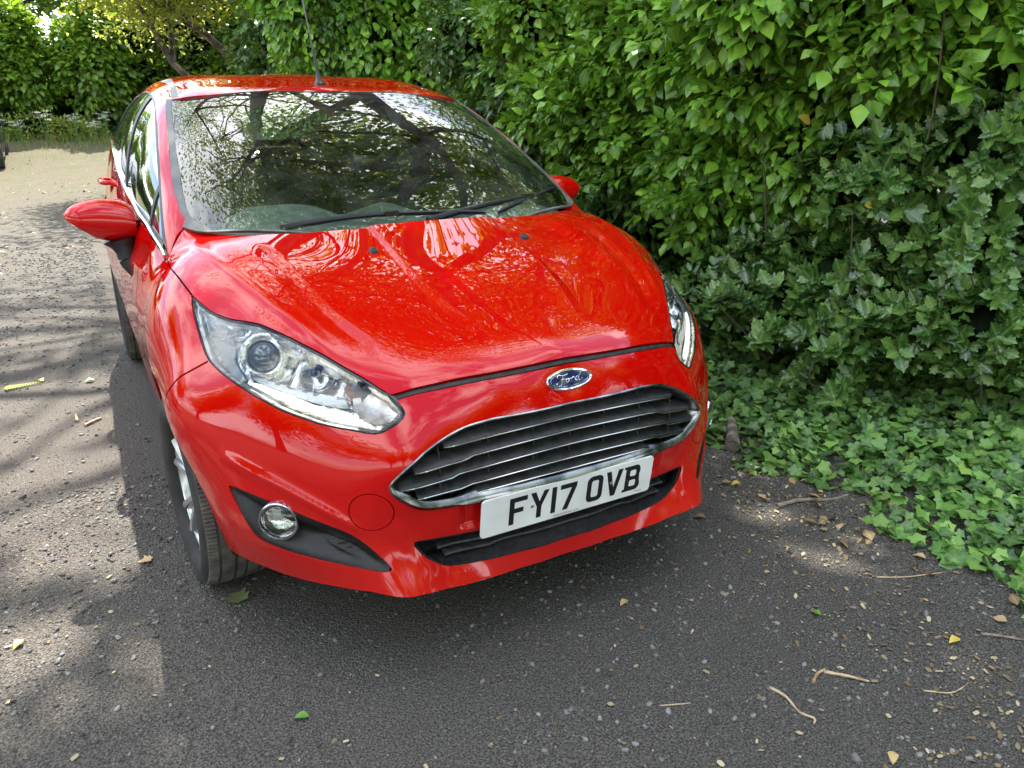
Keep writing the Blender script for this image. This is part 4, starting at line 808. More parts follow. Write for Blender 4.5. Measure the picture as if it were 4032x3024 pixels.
# ---------------------------------------------------------------- wheels
def wheel(cx,cy,sd_,steer=0,cz=.288):
    w=empty('wheel'); w.parent=car; w.location=(cx*sd_,cy,cz); w.rotation_euler=(0,0,steer+(math.pi if sd_<0 else 0))
    # local: +x outward
    r=.290; hw=.098
    sidew=[(.060,.196),(.078,.200),(.090,.212),(.097,.235),(.097,.252),(.091,.270),(.084,.279)]
    mb=MB(); mb.lathe([(h,q) for h,q in sidew]+[(.084,.279)],96); mb.lathe([(-h,q) for h,q in sidew],96); 
    tr=MB(); nseg=150; xs=[.086,.0845,.060,.0585,.0535,.052,.019,.0175,.0125,.011,-.011,-.0125,-.0175,-.019,-.052,-.0535,-.0585,-.060,-.0845,-.086]
    rr_=[.2775,.2835,.2885,.281,.281,.2890,.2900,.282,.282,.2900,.2900,.282,.282,.2900,.2890,.281,.281,.2885,.2835,.2775]
    rings=[]
    for i in range(nseg*3):
        a=2*math.pi*i/(nseg*3); cut=(i%3==0); g=[]
        for x,q in zip(xs,rr_):
            if cut and abs(x)>.0595: q-= .0038
            g.append((x,q*math.cos(a),q*math.sin(a)))
        rings.append(g)
    rings.append(rings[0]); tr.loft(rings,closed=False)
    t=mb.build('tyre',M_tyre,w); tr.build('tread',M_tread,t)
    mb=MB(); mb.lathe([(.058,.198),(.064,.1985),(.067,.193),(.062,.186),(.050,.181),(.0,.176),(-.08,.180),(-.09,.196)],72)
    rim=mb.build('rim',M_alloy,w)
    for k in range(5):
        mb=MB(); a0=2*math.pi*k/5+.3
        for sg in (-1,1):
            P=[]; 
            for j in range(7):
                t_=j/6; rad=.045+.138*t_; an=a0+sg*(.16+.11*t_*1.0)*(.9 if j else .6); x=.040+.022*math.sin(t_*1.7)
                P.append((x,rad*math.cos(an),rad*math.sin(an)))
            mb.tube(P,[.014,.0125,.0115,.011,.0115,.013,.016],8)
        mb.build('spoke',M_alloy,w)
    mb=MB(); mb.lathe([(.030,.062),(.046,.058),(.050,.030),(.052,.027),(.053,.0)],32); mb.build('hub_cap',M_alloy,w)
    mb=MB(); mb.lathe([(.010,.125),(.014,.13),(.0,.135),(-.01,.13),(-.01,.04),(.010,.04)],48,closed=True); mb.build('brake_disc',M_disc,w)
    return w
wheel(.757,.795,-1,steer=R(3.5)); wheel(.757,.795,1,steer=R(3.5)); wheel(.757,3.30,-1); wheel(.757,3.30,1)
for cy in (.815,3.31):
    for sd_ in (-1,1):
        mb=MB(); rings=[]
        for a in np.linspace(-.1,math.pi-.55,24):
            rings.append([(sd_*x,cy+q*math.cos(a),.305+q*math.sin(a)) for x,q in ((.80,.345),(.76,.352),(.60,.352),(.52,.34))])
        mb.loft(rings,closed=False); mb.build('arch_liner',M_liner,car)
mb=MB(); mb.box((0,.62,.235),(1.04,.95,.02)); mb.box((0,2.05,.215),(1.50,1.85,.02)); mb.box((0,3.5,.24),(1.04,.75,.02)); mb.build('undertray',M_liner,car,False)  # flat black slabs added under the car to shade the ground
mb=MB(); mb.box((0,.55,.50),(.95,.72,.48)); mb.box((0,.97,.62),(1.2,.10,.60)); mb.build('engine_bay_filler',M_liner,car,False)  # plain black boxes added under the bonnet to stop light through the grille
mb=MB(); mb.box((0,2.3,.40),(1.36,2.5,.02)); mb.box((.70,2.3,.62),(.03,2.5,.50)); mb.box((-.70,2.3,.62),(.03,2.5,.50)); mb.box((0,3.55,.75),(1.3,.03,.85)); mb.box((0,3.42,1.13),(1.30,.30,.02)); mb.build('cabin_floor',M_int,car,False)
# black air deflector behind the bumper corner
for sd_ in (-1,1):
    mb=MB(); mb.loft([[(sd_*x,y,z) for x,y,z in ((.77,.51,.24),(.70,.46,.235),(.60,.40,.235))],[(sd_*x,y+.015,z) for x,y,z in ((.765,.51,.20),(.69,.47,.165),(.58,.42,.165))]],closed=False); o=mb.build('wheel_deflector',M_blk,car); md=o.modifiers.new('s','SOLIDIFY'); md.thickness=.006
# ---------------------------------------------------------------- door mirrors
TZ=[(.803,1.012),(.806,1.030),(.815,1.046),(.830,1.058),(.850,1.065),(.875,1.070),(.91,1.0715),(.95,1.066),(.975,1.059),(.996,1.049),(1.009,1.036),(1.016,1.026)]
BZ=[(.803,.985),(.806,.962),(.815,.944),(.830,.938),(.850,.935),(.875,.934),(.91,.941),(.95,.954),(.975,.966),(.996,.984),(1.009,1.003),(1.016,1.018)]
_k=1.032; TZ=[(-.988+(x+.0+.0)*1.0+.988,z) for x,z in TZ]
TZ=[(x,1.335-(1.335-z)*_k) for x,z in TZ]; BZ=[(x,1.335-(1.335-z)*_k) for x,z in BZ]
for sd_ in (-1,1):
    dm=empty('door_mirror'); dm.parent=car; dm.location=(0,.10,0)
    def sect(x,zt,zb,f0,f1,grow=0,n=26,u=1.0):
        h=(zt-zb)/2+grow; zc=(zt+zb)/2; k=(x-.803)/.213; d=(.085-.035*k)*min(1,(h/.045)**.6)+grow; out=[]
        for i in range(n+1):
            t=math.pi*(f0+(f1-f0)*i/n); cz,sz=math.cos(t),math.sin(t)
            out.append((sd_*x,1.415-.012*k-d*abs(sz)**.9,zc+h*cz))
        return out
    xs=np.linspace(.8035,1.0155,26); zt=np.interp(xs,*zip(*TZ)); zb=np.interp(xs,*zip(*BZ))
    fl=lambda x: np.interp(x,[.80,.83,.93,.96,1.0,1.016],[.90,.90,.86,.72,.60,.55]); fb=lambda x: np.interp(x,[.80,.93,1.0,1.016],[.90,.87,.92,.95])
    mb=MB(); mb.loft([sect(x,a,b,-.02,fl(x),.0) for x,a,b in zip(xs,zt,zb)],closed=False); o=mb.build('mirror_shell',M_red,dm); md=o.modifiers.new('s','SOLIDIFY'); md.thickness=.003
    mb=MB(); mb.loft([sect(x,a,b,fb(x)-.01,1.0,-.001) for x,a,b in zip(xs,zt,zb)],closed=False); mb.build('mirror_underside',M_blk,dm)
    sel=[i for i,x in enumerate(xs) if x>.925]; mb=MB(); mb.loft([sect(xs[i],zt[i],zb[i],fl(xs[i])-.01,fb(xs[i]),.0015,6) for i in sel],closed=False); mb.build('mirror_indicator',M_clear,dm)
    mb=MB(); mb.loft([sect(xs[i],zt[i],zb[i],fl(xs[i])-.02,fb(xs[i]),-.006,6) for i in sel],closed=False); mb.build('indicator_reflector',M_satin,dm)
    mb=MB(); mb.loft([[ (sd_*x,1.413-.012*(x-.803)/.213,b+.003+(a-b-.006)*t) for t in np.linspace(0,1,5)] for x,a,b in zip(xs,zt,zb)],closed=False); mb.build('mirror_glass',M_chr,dm)
    # arm: from the housing down to the door skin
    mb=MB(); R_=[]
    for cx_,cy_,cz_,rx,ry in ((.866,1.375,.932,.052,.040),(.858,1.372,.912,.036,.036),(.852,1.368,.892,.031,.034),(.851,1.365,.872,.030,.034)):
        R_.append([(sd_*(cx_+rx*math.cos(a)),cy_+ry*math.sin(a),cz_+rx*.25*math.cos(a)*-1) for a in np.linspace(0,2*math.pi,21)[:-1]])
    mb.loft(R_,cap=True); mb.build('mirror_arm',M_blk,dm)
    mb=MB(); R_=[]
    for cx_,cy_,cz_,rx,ry in ((.851,1.365,.871,.0285,.032),(.845,1.36,.850,.026,.032),(.838,1.35,.825,.018,.028),(.835,1.34,.80,.008,.02)):
        R_.append([(sd_*(cx_+rx*math.cos(a)),cy_+ry*math.sin(a),cz_+rx*.5*math.cos(a)*-1) for a in np.linspace(0,2*math.pi,21)[:-1]])
    mb.loft(R_,cap=True); mb.build('mirror_foot',M_blk,dm)
    # door handle
    for hy,hz in ((2.12,.985),(2.86,1.02)):
        q=side_pt(hy,hz); mb=MB(); P=[(sd_*(q[0]+dx),hy+dy,hz+.015*dy) for dx,dy in ((-.004,-.085),(.022,-.075),(.037,-.03),(.038,.03),(.024,.075),(-.004,.085))]; C_=catmull(P,4); mb.tube(C_,[.010+.003*math.sin(math.pi*i/(len(C_)-1)) for i in range(len(C_))],10); mb.build('door_handle',M_red,car)
# quarter blanking piece ahead of the mirror
# ---------------------------------------------------------------- aerial, washer jets, wipers
ra=cabin.S([cabin.uv([(0,1.94,1.44)])[0]])[0]; ra=Vector(ra)
mb=MB(); mb.loft([[(ra.x+rx*math.cos(a),ra.y+oy+ry*math.sin(a),ra.z+h) for a in np.linspace(0,2*math.pi,25)[:-1]] for rx,ry,oy,h in ((.022,.034,0,-.006),(.021,.033,0,.003),(.016,.026,.004,.010),(.011,.018,.008,.022),(.008,.012,.012,.036),(.006,.008,.016,.048))],cap=True); mb.build('aerial_base',M_blk,car)
d=Vector((0,.42,.90)).normalized(); p0=ra+Vector((0,.016,.046))
mb=MB(); mb.tube([p0,p0+d*.07,p0+d*.10],[.0062,.0052,.0045],10); mb.build('aerial_grip',M_blk,car)
mb=MB(); mb.tube([p0+d*.10,p0+d*.42],[.0034,.0024],8); mb.build('aerial_mast',M_grey,car)
for sd_ in (-1,1):
    q=bhit((.255,.672,1.5),(0,0,-1)); q=body.S([body.uv([(.255,.672,.961)])[0]])[0]; mb=MB(); mb.loft([[(sd_*q[0]+a_*k,q[1]+b_*k2,q[2]+h+.28*b_*k2) for a_,b_ in ((-.009,-.014),(.009,-.014),(.012,.0),(.010,.013),(0,.017),(-.010,.013),(-.012,0))] for k,k2,h in ((1,1,-.004),(1,1,.004),(.75,.8,.009),(.4,.5,.0105))],cap=True); mb.build('washer_jet',M_blk,car)
def wsp(x,y,off=.0):
    q=cabin.hit(np.array([abs(x),y,2.2]),np.array([0,0,-1.]),.2,1.6,300)
    n=cabin.N([cabin.uv([q])[0]])[0]; q=q+n*off; return Vector((math.copysign(q[0],x) if x else 0,q[1],q[2]))
def wiper(b0,b1,arm,clip,nm):
    wp=empty(nm); wp.parent=car; n=14; b0,b1,a,c=[Vector(v) for v in (b0,b1,arm,clip)]
    bl=[wsp(b0.x+(b1.x-b0.x)*i/n,b0.y+(b1.y-b0.y)*i/n,.004) for i in range(n+1)]
    mb=MB(); mb.tube([b+Vector((0,-.001,.006)) for b in bl],[.003]+[.0065]*(n-1)+[.003],6); mb.build('wiper_spoiler',M_blk,wp)
    mb=MB(); mb.tube(bl,.003,5); mb.build('wiper_rubber',M_rub,wp)
    m=c+Vector((0,-.003,.012)); a=a+Vector((0,-.01,.004)); P=catmull([a,a.lerp(m,.3)+Vector((0,0,.004)),a.lerp(m,.6)+Vector((0,0,.005)),m],5)
    mb=MB(); mb.tube(P,list(np.linspace(.0125,.0065,len(P))),8); mb.build('wiper_arm',M_blk,wp)
    mb=MB(); mb.box(m,(.046,.018,.016)); mb.build('blade_clip',M_gloss,wp,False)
cz=.985
wiper(WIPA[1],WIPA[4],WIPA[0],WIPA[2],'wiper'); wiper(WIPB[2],WIPB[4],WIPB[0],WIPB[3],'wiper')
mb=MB(); xs=np.linspace(-.66,.66,31); mb.loft([[(x,float(np.interp(abs(x),[0,.2,.4,.55,.64,.70],[.838,.846,.886,.95,1.02,1.08]))+.004,.968),(x,float(np.interp(abs(x),[0,.2,.4,.55,.64,.70],[.90,.905,.94,1.0,1.06,1.10])),.972)] for x in xs],closed=False); mb.build('scuttle_panel',M_blk,car)
# ---------------------------------------------------------------- interior
mb=MB(); rings=[]
for x in np.linspace(-.66,.66,45):
    hump=.055*math.exp(-((x+.36)/.17)**4); vent=.045*math.exp(-((x-.0)/.10)**2); s=x*x
    rings.append([(x,.98+.15*s,.955),(x,1.06+.1*s,.968+.2*vent),(x,1.18,.975+.3*hump+.6*vent),(x,1.28,.978+hump+vent),(x,1.36,.972+hump+vent*.7),(x,1.41,.93+.5*hump),(x,1.43,.80),(x,1.40,.60)])
mb.loft(rings,closed=False); mb.build('dashboard',M_int,car)
mb=MB(); c=Vector((-.36,1.56,.90)); q=Vector((0,-.42,.9)).normalized(); a1=Vector((1,0,0)); a2=q.cross(a1); mb.tube([c+a1*.185*math.cos(t)+a2*.185*math.sin(t) for t in np.linspace(0,2*math.pi,41)],.015,8); 
for t in (0,math.pi,-math.pi/2): mb.tube([c,c+a1*.18*math.cos(t)+a2*.18*math.sin(t)],.016,6)
mb.tube([c-q*.02,c+q*.03],.055,14); mb.build('steering_wheel',M_blk,car)
def cushion(cx,cy,cz,w,d,h,tilt,name,par):
    m_=MB(); R_=[]
    for t in np.linspace(0,1,9):
        e=1-.55*abs(2*t-1)**4; R_.append([(cx+w/2*e*math.copysign(abs(math.cos(a))**.6,math.cos(a)),cy+tilt*t*h+d/2*e*math.copysign(abs(math.sin(a))**.6,math.sin(a)),cz+h*t) for a in np.linspace(0,2*math.pi,21)[:-1]])
    m_.loft(R_,cap=True); return m_.build(name,M_seat,par)
for sx in (-.36,.36):
    st=empty('front_seat'); st.parent=car; cushion(sx,1.95,.42,.5,.5,.16,0,'seat_cushion',st); cushion(sx,2.20,.52,.48,.14,.58,.32,'seat_back',st); cushion(sx,2.42,1.13,.25,.09,.20,.1,'headrest',st)
rs=empty('rear_seat'); rs.parent=car; cushion(0,2.85,.42,1.2,.5,.18,0,'seat_cushion',rs); cushion(0,3.15,.5,1.2,.14,.55,.3,'seat_back',rs)
for sx in (-.36,.36): cushion(sx,3.32,1.08,.24,.08,.14,.1,'headrest',rs)
q=wsp(0,1.62,-.05); mb=MB(); mb.box(q+Vector((0,.03,-.03)),(.24,.02,.07),Matrix.Rotation(R(-12),3,'Z')); mb.tube([q+Vector((0,0,.05)),q+Vector((0,.03,-.02))],.008,6); mb.build('rear_view_mirror',M_blk,car,False)
q1=wsp(-.02,1.42,.001)
# ---------------------------------------------------------------- ground
def vnoise(x,y,s=1.0,seed=0):
    x=np.asarray(x)*s;y=np.asarray(y)*s;o=0;a=1.
    for k in range(4):
        f=2**k; o=o+a*(np.sin(x*f*1.3+y*f*.7+seed+k*2.1)*np.cos(y*f*1.1-x*f*.5+seed*1.7+k)); a*=.5
    return o/1.8
SUN_GAPS=[(.93,.10,.10,.07),(.95,-.03,.09,.12),(.99,-.17,.06,.12),(-1.38,2.75,.5,.28),(-1.25,2.25,.35,.16),(-1.15,1.72,.30,.22),(-1.2,1.35,.45,.15),(-1.05,1.05,.22,.12),(-.86,.18,.12,.16),(-1.3,.62,.12,.1),(-1.7,3.9,.8,.14),(-1.6,4.6,.7,.12),(-1.8,5.6,.8,.16),(-1.5,.2,.2,.1),(-2.2,2.,.4,.5),(-2.4,.8,.3,.3),(1.5,-.35,.12,.1)]  # ground ellipses: crown leaves sunward of them are left out to shape sun patches
def gz(x,y):
    x=np.asarray(x,float);y=np.asarray(y,float); near=np.exp(-((x)**2+(y-1.5)**2)/30)
    return .012*vnoise(x,y,.9,3)*(1-near*.8)+.80*ss((y-17)/12)+.10*ss((x-1.15-.12*vnoise(y,y*0,1.5,1))/.7)*ss((x-1.0)/.3)
xs=np.r_[np.linspace(-90,-6,15),np.linspace(-5.5,5.5,90),np.linspace(6,90,15)]; ys=np.r_[np.linspace(-70,-4,12),np.linspace(-3.6,9,100),np.linspace(9.5,130,50)]
X,Y=np.meshgrid(xs,ys,indexing='ij'); Zg=gz(X,Y); V=np.stack([X,Y,Zg],-1).reshape(-1,3); ny=len(ys)
F=[(i*ny+j,(i+1)*ny+j,(i+1)*ny+j+1,i*ny+j+1) for i in range(len(xs)-1) for j in range(ny-1)]
mg=mat('gritty tarmac',(.06,.06,.06),.9,spec=.25); n,l,p=nodes(mg)
def N_(t,**k):
    q=n.new(t)
    for a,b in k.items():
        if a in q.inputs: q.inputs[a].default_value=b
        else: setattr(q,a,b)
    return q
t=N_('ShaderNodeTexCoord'); sep=N_('ShaderNodeSeparateXYZ'); l(t.outputs['Object'],sep.inputs[0])
big=N_('ShaderNodeTexNoise',Scale=.55,Detail=5.0); l(t.outputs['Object'],big.inputs['Vector'])
fine=N_('ShaderNodeTexNoise',Scale=190.0,Detail=6.0,Roughness=.7); l(t.outputs['Object'],fine.inputs['Vector'])
vor=N_('ShaderNodeTexVoronoi',Scale=170.0); l(t.outputs['Object'],vor.inputs['Vector']); vor2=N_('ShaderNodeTexVoronoi',Scale=48.0); l(t.outputs['Object'],vor2.inputs['Vector'])
def mixc(f,a,b):
    q=n.new('ShaderNodeMix'); q.data_type='RGBA'
    for s_,v in (('Factor',f),('A',a),('B',b)):
        if hasattr(v,'is_output') or hasattr(v,'links'): l(v,q.inputs[s_] if s_=='Factor' else q.inputs[s_])
        else: q.inputs[s_].default_value=v
    return q
def ramp(v,p0,p1,c0=(0,0,0,1),c1=(1,1,1,1)):
    q=n.new('ShaderNodeValToRGB'); q.color_ramp.elements[0].position=p0; q.color_ramp.elements[1].position=p1; q.color_ramp.elements[0].color=c0; q.color_ramp.elements[1].color=c1; l(v,q.inputs['Fac']); return q
def mth(op,a,b=None,c=None):
    q=n.new('ShaderNodeMath'); q.operation=op
    for i_,v in enumerate((a,b,c)):
        if v is None: continue
        if isinstance(v,(int,float)): q.inputs[i_].default_value=v
        else: l(v,q.inputs[i_])
    return q.outputs[0]
base=ramp(fine.outputs['Fac'],.42,.62,(.052,.047,.040,1),(.245,.226,.198,1))
base2=ramp(fine.outputs['Fac'],.40,.62,(.058,.050,.042,1),(.25,.222,.185,1))
# lighter grit to the left of the car and further back, tarmac to the right
wx=mth('ADD',mth('MULTIPLY',sep.outputs['X'],-.8),mth('MULTIPLY',big.outputs['Fac'],1.7)); wf=N_('ShaderNodeMapRange'); wf.inputs['From Min'].default_value=.75; wf.inputs['From Max'].default_value=2.4; l(wx,wf.inputs['Value'])
wy=N_('ShaderNodeMapRange'); wy.inputs['From Min'].default_value=2; wy.inputs['From Max'].default_value=8; l(sep.outputs['Y'],wy.inputs['Value'])
side_f=mth('MAXIMUM',wf.outputs[0],wy.outputs[0])
c1=mixc(side_f,base.outputs['Color'],base2.outputs['Color'])
st=ramp(vor2.outputs['Color'],.80,.93); cell=ramp(vor2.outputs['Distance'],.26,.36,(1,1,1,1),(0,0,0,1)); sf=mth('MULTIPLY',st.outputs['Color'],cell.outputs['Color'])
c2=mixc(mth('MULTIPLY',sf,.75),c1.outputs['Result'],(.20,.195,.185,1))
st2=ramp(vor.outputs['Color'],.86,.97); c3=mixc(mth('MULTIPLY',st2.outputs['Color'],.55),c2.outputs['Result'],(.24,.21,.165,1))
# dry straw-coloured grass and leaf dust in the distance
wg=N_('ShaderNodeMapRange'); wg.inputs['From Min'].default_value=9; wg.inputs['From Max'].default_value=17; l(sep.outputs['Y'],wg.inputs['Value'])
n3=N_('ShaderNodeTexNoise',Scale=2.6,Detail=8.0,Roughness=.65); l(t.outputs['Object'],n3.inputs['Vector']); gr3=ramp(n3.outputs['Fac'],.46,.62,(.145,.112,.066,1),(.09,.115,.035,1))
c4=mixc(mth('MULTIPLY',wg.outputs[0],mth('MULTIPLY',ramp(fine.outputs['Fac'],.3,.55).outputs['Color'],.9)),c3.outputs['Result'],gr3.outputs['Color'])
l(c4.outputs['Result'],p.inputs['Base Color'])
bh=mth('ADD',mth('MULTIPLY',fine.outputs['Fac'],1.0),mth('ADD',mth('MULTIPLY',vor.outputs['Distance'],-.9),mth('MULTIPLY',cell.outputs['Color'],.35)))
b=n.new('ShaderNodeBump'); b.inputs['Strength'].default_value=1.0; b.inputs['Distance'].default_value=.010; l(bh,b.inputs['Height']); l(b.outputs[0],p.inputs['Normal'])
gd=mesh('ground',V,F,mg); tag(gd,kind='structure')
# ---------------------------------------------------------------- leaf builder
def bigmesh(name,Vs,F4,m,parent=None,smooth=False,Fl=None):
    me=bpy.data.meshes.new(name); me.vertices.add(len(Vs)); me.vertices.foreach_set('co',np.asarray(Vs,np.float32).ravel())
    ln=np.array([len(f) for f in F4]) if Fl is None else Fl; idx=np.concatenate([np.asarray(f) for f in F4]) if Fl is None else F4
    me.loops.add(len(idx)); me.loops.foreach_set('vertex_index',np.asarray(idx,np.int32)); me.polygons.add(len(ln)); st=np.r_[0,np.cumsum(ln)[:-1]]
    me.polygons.foreach_set('loop_start',st.astype(np.int32)); me.polygons.foreach_set('loop_total',ln.astype(np.int32)); me.polygons.foreach_set('use_smooth',np.full(len(ln),smooth)); me.materials.append(m); me.update(calc_edges=True); me.validate()
    return link(bpy.data.objects.new(name,me),parent)
def scatter(name,T,pos,size,axis,norm,m,parent=None,smooth=True):
    TV,TF=T[:2]; TV=np.array(TV,float); n_=len(pos); Y_=axis/np.linalg.norm(axis,axis=1)[:,None]; Z_=norm-(norm*Y_).sum(1)[:,None]*Y_; Z_/=np.linalg.norm(Z_,axis=1)[:,None]+1e-9; X_=np.cross(Y_,Z_)
    V=pos[:,None]+size[:,None,None]*(TV[None,:,0,None]*X_[:,None]+TV[None,:,1,None]*Y_[:,None]+TV[None,:,2,None]*Z_[:,None]); k=len(TV)
    idx0=np.concatenate([np.array(f) for f in TF]); ln0=np.array([len(f) for f in TF])
    idx=(idx0[None]+k*np.arange(n_)[:,None]).ravel(); ln=np.tile(ln0,n_)
    o=bigmesh(name,V.reshape(-1,3),idx,m,parent,smooth,ln)
    if len(T)>2: at_=o.data.attributes.new('vein','FLOAT','POINT'); at_.data.foreach_set('value',np.tile(np.array(T[2],np.float32),n_))
    return o
OV=([(0,0,0),(-.22,.22,.06),(0,.25,.0),(.22,.22,.06),(-.36,.45,.10),(0,.5,.02),(.36,.45,.10),(-.24,.74,.04),(0,.76,-.01),(.24,.74,.04),(0,1.06,-.10)],
    [(0,2,1),(0,3,2),(1,2,5,4),(2,3,6,5),(4,5,8,7),(5,6,9,8),(7,8,10),(8,9,10)],[1,0,1,0,0,1,0,0,1,0,.6])
OVs=([(0,0,0),(-.30,.40,.08),(0,.45,0),(.30,.40,.08),(0,1.0,-.08)],[(0,2,1),(0,3,2),(1,2,4),(2,3,4)])
def lobed(P,cz=.0,c=(0,.42)):
    V=[(c[0],c[1],cz)]+[(x,y,.09*abs(x)-.10*max(0,y-.6)) for x,y in P]; k=len(P); return V,[(0,1+i,1+(i+1)%k) for i in range(k)],[1]+[.85 if math.hypot(x-c[0],y-c[1])>.44 else 0 for x,y in P]
IV=lobed([(0,.13),(.20,.01),(.40,.10),(.40,.34),(.54,.54),(.31,.66),(0,1.0),(-.31,.66),(-.54,.54),(-.40,.34),(-.40,.10),(-.20,.01)])
MP=lobed([(0,.10),(.26,-.02),(.30,.12),(.55,.28),(.36,.38),(.62,.72),(.30,.68),(.20,.80),(0,1.1),(-.20,.80),(-.30,.68),(-.62,.72),(-.36,.38),(-.55,.28),(-.30,.12),(-.26,-.02)])
def holly():
    yl=[0,.10,.22,.33,.46,.56,.70,.79,.90,1.08]; xl=[.03,.21,.17,.31,.24,.34,.24,.27,.12,0]; zl=[0,.10,-.02,.12,-.02,.12,-.02,.10,0,.04]
    V=[(0,y,-.02 if 0<i<9 else 0) for i,y in enumerate(yl)]; m_=len(yl); R_=[(x,y+.03*(i%2),z) for i,(x,y,z) in enumerate(zip(xl,yl,zl))][1:-1]; 
    V+= [(x,y,z) for x,y,z in R_]+[(-x,y,z) for x,y,z in R_]; k=len(R_); F=[(0,1,m_),(0,m_+k,1)]
    for i in range(k-1): F+=[(1+i,2+i,m_+i+1,m_+i),(1+i,m_+k+i,m_+k+i+1,2+i)]
    F+=[(k,m_-1,m_+k-1),(k,m_+2*k-1,m_-1)]; return V,F,[1]*m_+[0]*(2*k)
HO=holly()
def leaf_mat(name,cols,tr=(.25,.42,.03),trf=.35,rough=.38,spec=.5,vein=.5):
    m=bpy.data.materials.new(name); m.use_nodes=True; n=m.node_tree.nodes; l=m.node_tree.links.new; p=n['Principled BSDF']; o=n['Material Output']
    g=n.new('ShaderNodeNewGeometry'); r=n.new('ShaderNodeValToRGB'); r.color_ramp.interpolation='LINEAR'; e=r.color_ramp.elements; e[0].color=(*cols[0],1); e[0].position=0; e[1].color=(*cols[-1],1); e[1].position=1
    for i,c in enumerate(cols[1:-1]): q=e.new((i+1)/(len(cols)-1)); q.color=(*c,1)
    l(g.outputs['Random Per Island'],r.inputs['Fac']); va=n.new('ShaderNodeAttribute'); va.attribute_name='vein'; pw=n.new('ShaderNodeMath'); pw.operation='POWER'; l(va.outputs['Fac'],pw.inputs[0]); pw.inputs[1].default_value=5; ms=n.new('ShaderNodeMath'); ms.operation='MULTIPLY'; l(pw.outputs[0],ms.inputs[0]); ms.inputs[1].default_value=vein
    tc=n.new('ShaderNodeTexCoord'); zz=n.new('ShaderNodeTexNoise'); zz.inputs['Scale'].default_value=2.2; zz.inputs['Detail'].default_value=3; l(tc.outputs['Object'],zz.inputs['Vector']); mr=n.new('ShaderNodeMapRange'); mr.inputs['From Min'].default_value=.35; mr.inputs['From Max'].default_value=.65; mr.inputs['To Min'].default_value=.85; mr.inputs['To Max'].default_value=1.6; l(zz.outputs['Fac'],mr.inputs['Value'])
    vm=n.new('ShaderNodeMix'); vm.data_type='RGBA'; vm.blend_type='MULTIPLY'; vm.inputs['Factor'].default_value=1; l(r.outputs['Color'],vm.inputs['A']); l(mr.outputs[0],vm.inputs['B'])
    vx=n.new('ShaderNodeMix'); vx.data_type='RGBA'; vx.inputs['B'].default_value=(.36,.46,.16,1); l(ms.outputs[0],vx.inputs['Factor']); l(vm.outputs['Result'],vx.inputs['A']); l(vx.outputs['Result'],p.inputs['Base Color']); p.inputs['Roughness'].default_value=rough; p.inputs['Specular IOR Level'].default_value=spec
    t=n.new('ShaderNodeBsdfTranslucent'); hs=n.new('ShaderNodeMix'); hs.data_type='RGBA'; hs.inputs['Factor'].default_value=.6; l(r.outputs['Color'],hs.inputs['A']); hs.inputs['B'].default_value=(*tr,1); l(hs.outputs['Result'],t.inputs['Color'])
    x=n.new('ShaderNodeMixShader'); x.inputs[0].default_value=trf; l(p.outputs[0],x.inputs[1]); l(t.outputs[0],x.inputs[2]); l(x.outputs[0],o.inputs['Surface']); return m
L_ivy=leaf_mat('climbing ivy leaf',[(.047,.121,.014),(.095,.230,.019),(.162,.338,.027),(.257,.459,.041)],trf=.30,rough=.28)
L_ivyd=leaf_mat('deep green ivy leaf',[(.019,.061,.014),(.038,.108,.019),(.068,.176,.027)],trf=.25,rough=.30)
L_gnd=leaf_mat('ground ivy leaf',[(.022,.065,.022),(.05,.13,.035),(.085,.20,.045),(.12,.26,.05),(.20,.35,.07)],trf=.25,rough=.42)
L_hol=leaf_mat('holly leaf',[(.025,.075,.016),(.05,.13,.024),(.09,.19,.035),(.14,.25,.05)],tr=(.12,.25,.03),trf=.15,rough=.24,spec=.65)
L_tree=leaf_mat('tree leaf',[(.035,.075,.010),(.06,.12,.014),(.10,.17,.02)],tr=(.50,.62,.04),trf=.5,rough=.45)
L_gold=leaf_mat('fresh yellow-green leaf',[(.12,.17,.015),(.20,.25,.025),(.28,.30,.05)],tr=(.55,.55,.08),trf=.45,rough=.5)
L_laur=leaf_mat('laurel leaf',[(.05,.12,.012),(.10,.20,.018),(.17,.29,.025)],tr=(.40,.55,.03),trf=.40,rough=.3)
L_dark=leaf_mat('shaded wood leaf',[(.012,.034,.008),(.025,.06,.012),(.045,.10,.016)],trf=.35,rough=.45)
L_syc=leaf_mat('sycamore leaf',[(.16,.30,.06),(.22,.38,.09)],tr=(.4,.6,.1),trf=.45,rough=.5)
L_yel=mat('yellowed leaf',(.52,.40,.06),.5); L_yg=leaf_mat('yellow young leaf',[(.45,.42,.04),(.30,.38,.03)],trf=.4)
M_bark=add_noise(mat('bark',(.06,.05,.04),.9),6,(.06,.05,.04),(.17,.145,.115),bump=.8,bscale=26); M_twig=mat('twig',(.10,.075,.05),.8); M_core_shade=add_noise(mat('shaded undergrowth',(.006,.010,.004),1,spec=.05),5,(.003,.005,.002),(.012,.020,.007))  # last one: near-black, shade inside the bushes put into the colour
unit=lambda v: v/(np.linalg.norm(v,axis=-1,keepdims=True)+1e-9)
def rnd(n_): return unit(rng.normal(size=(n_,3)))
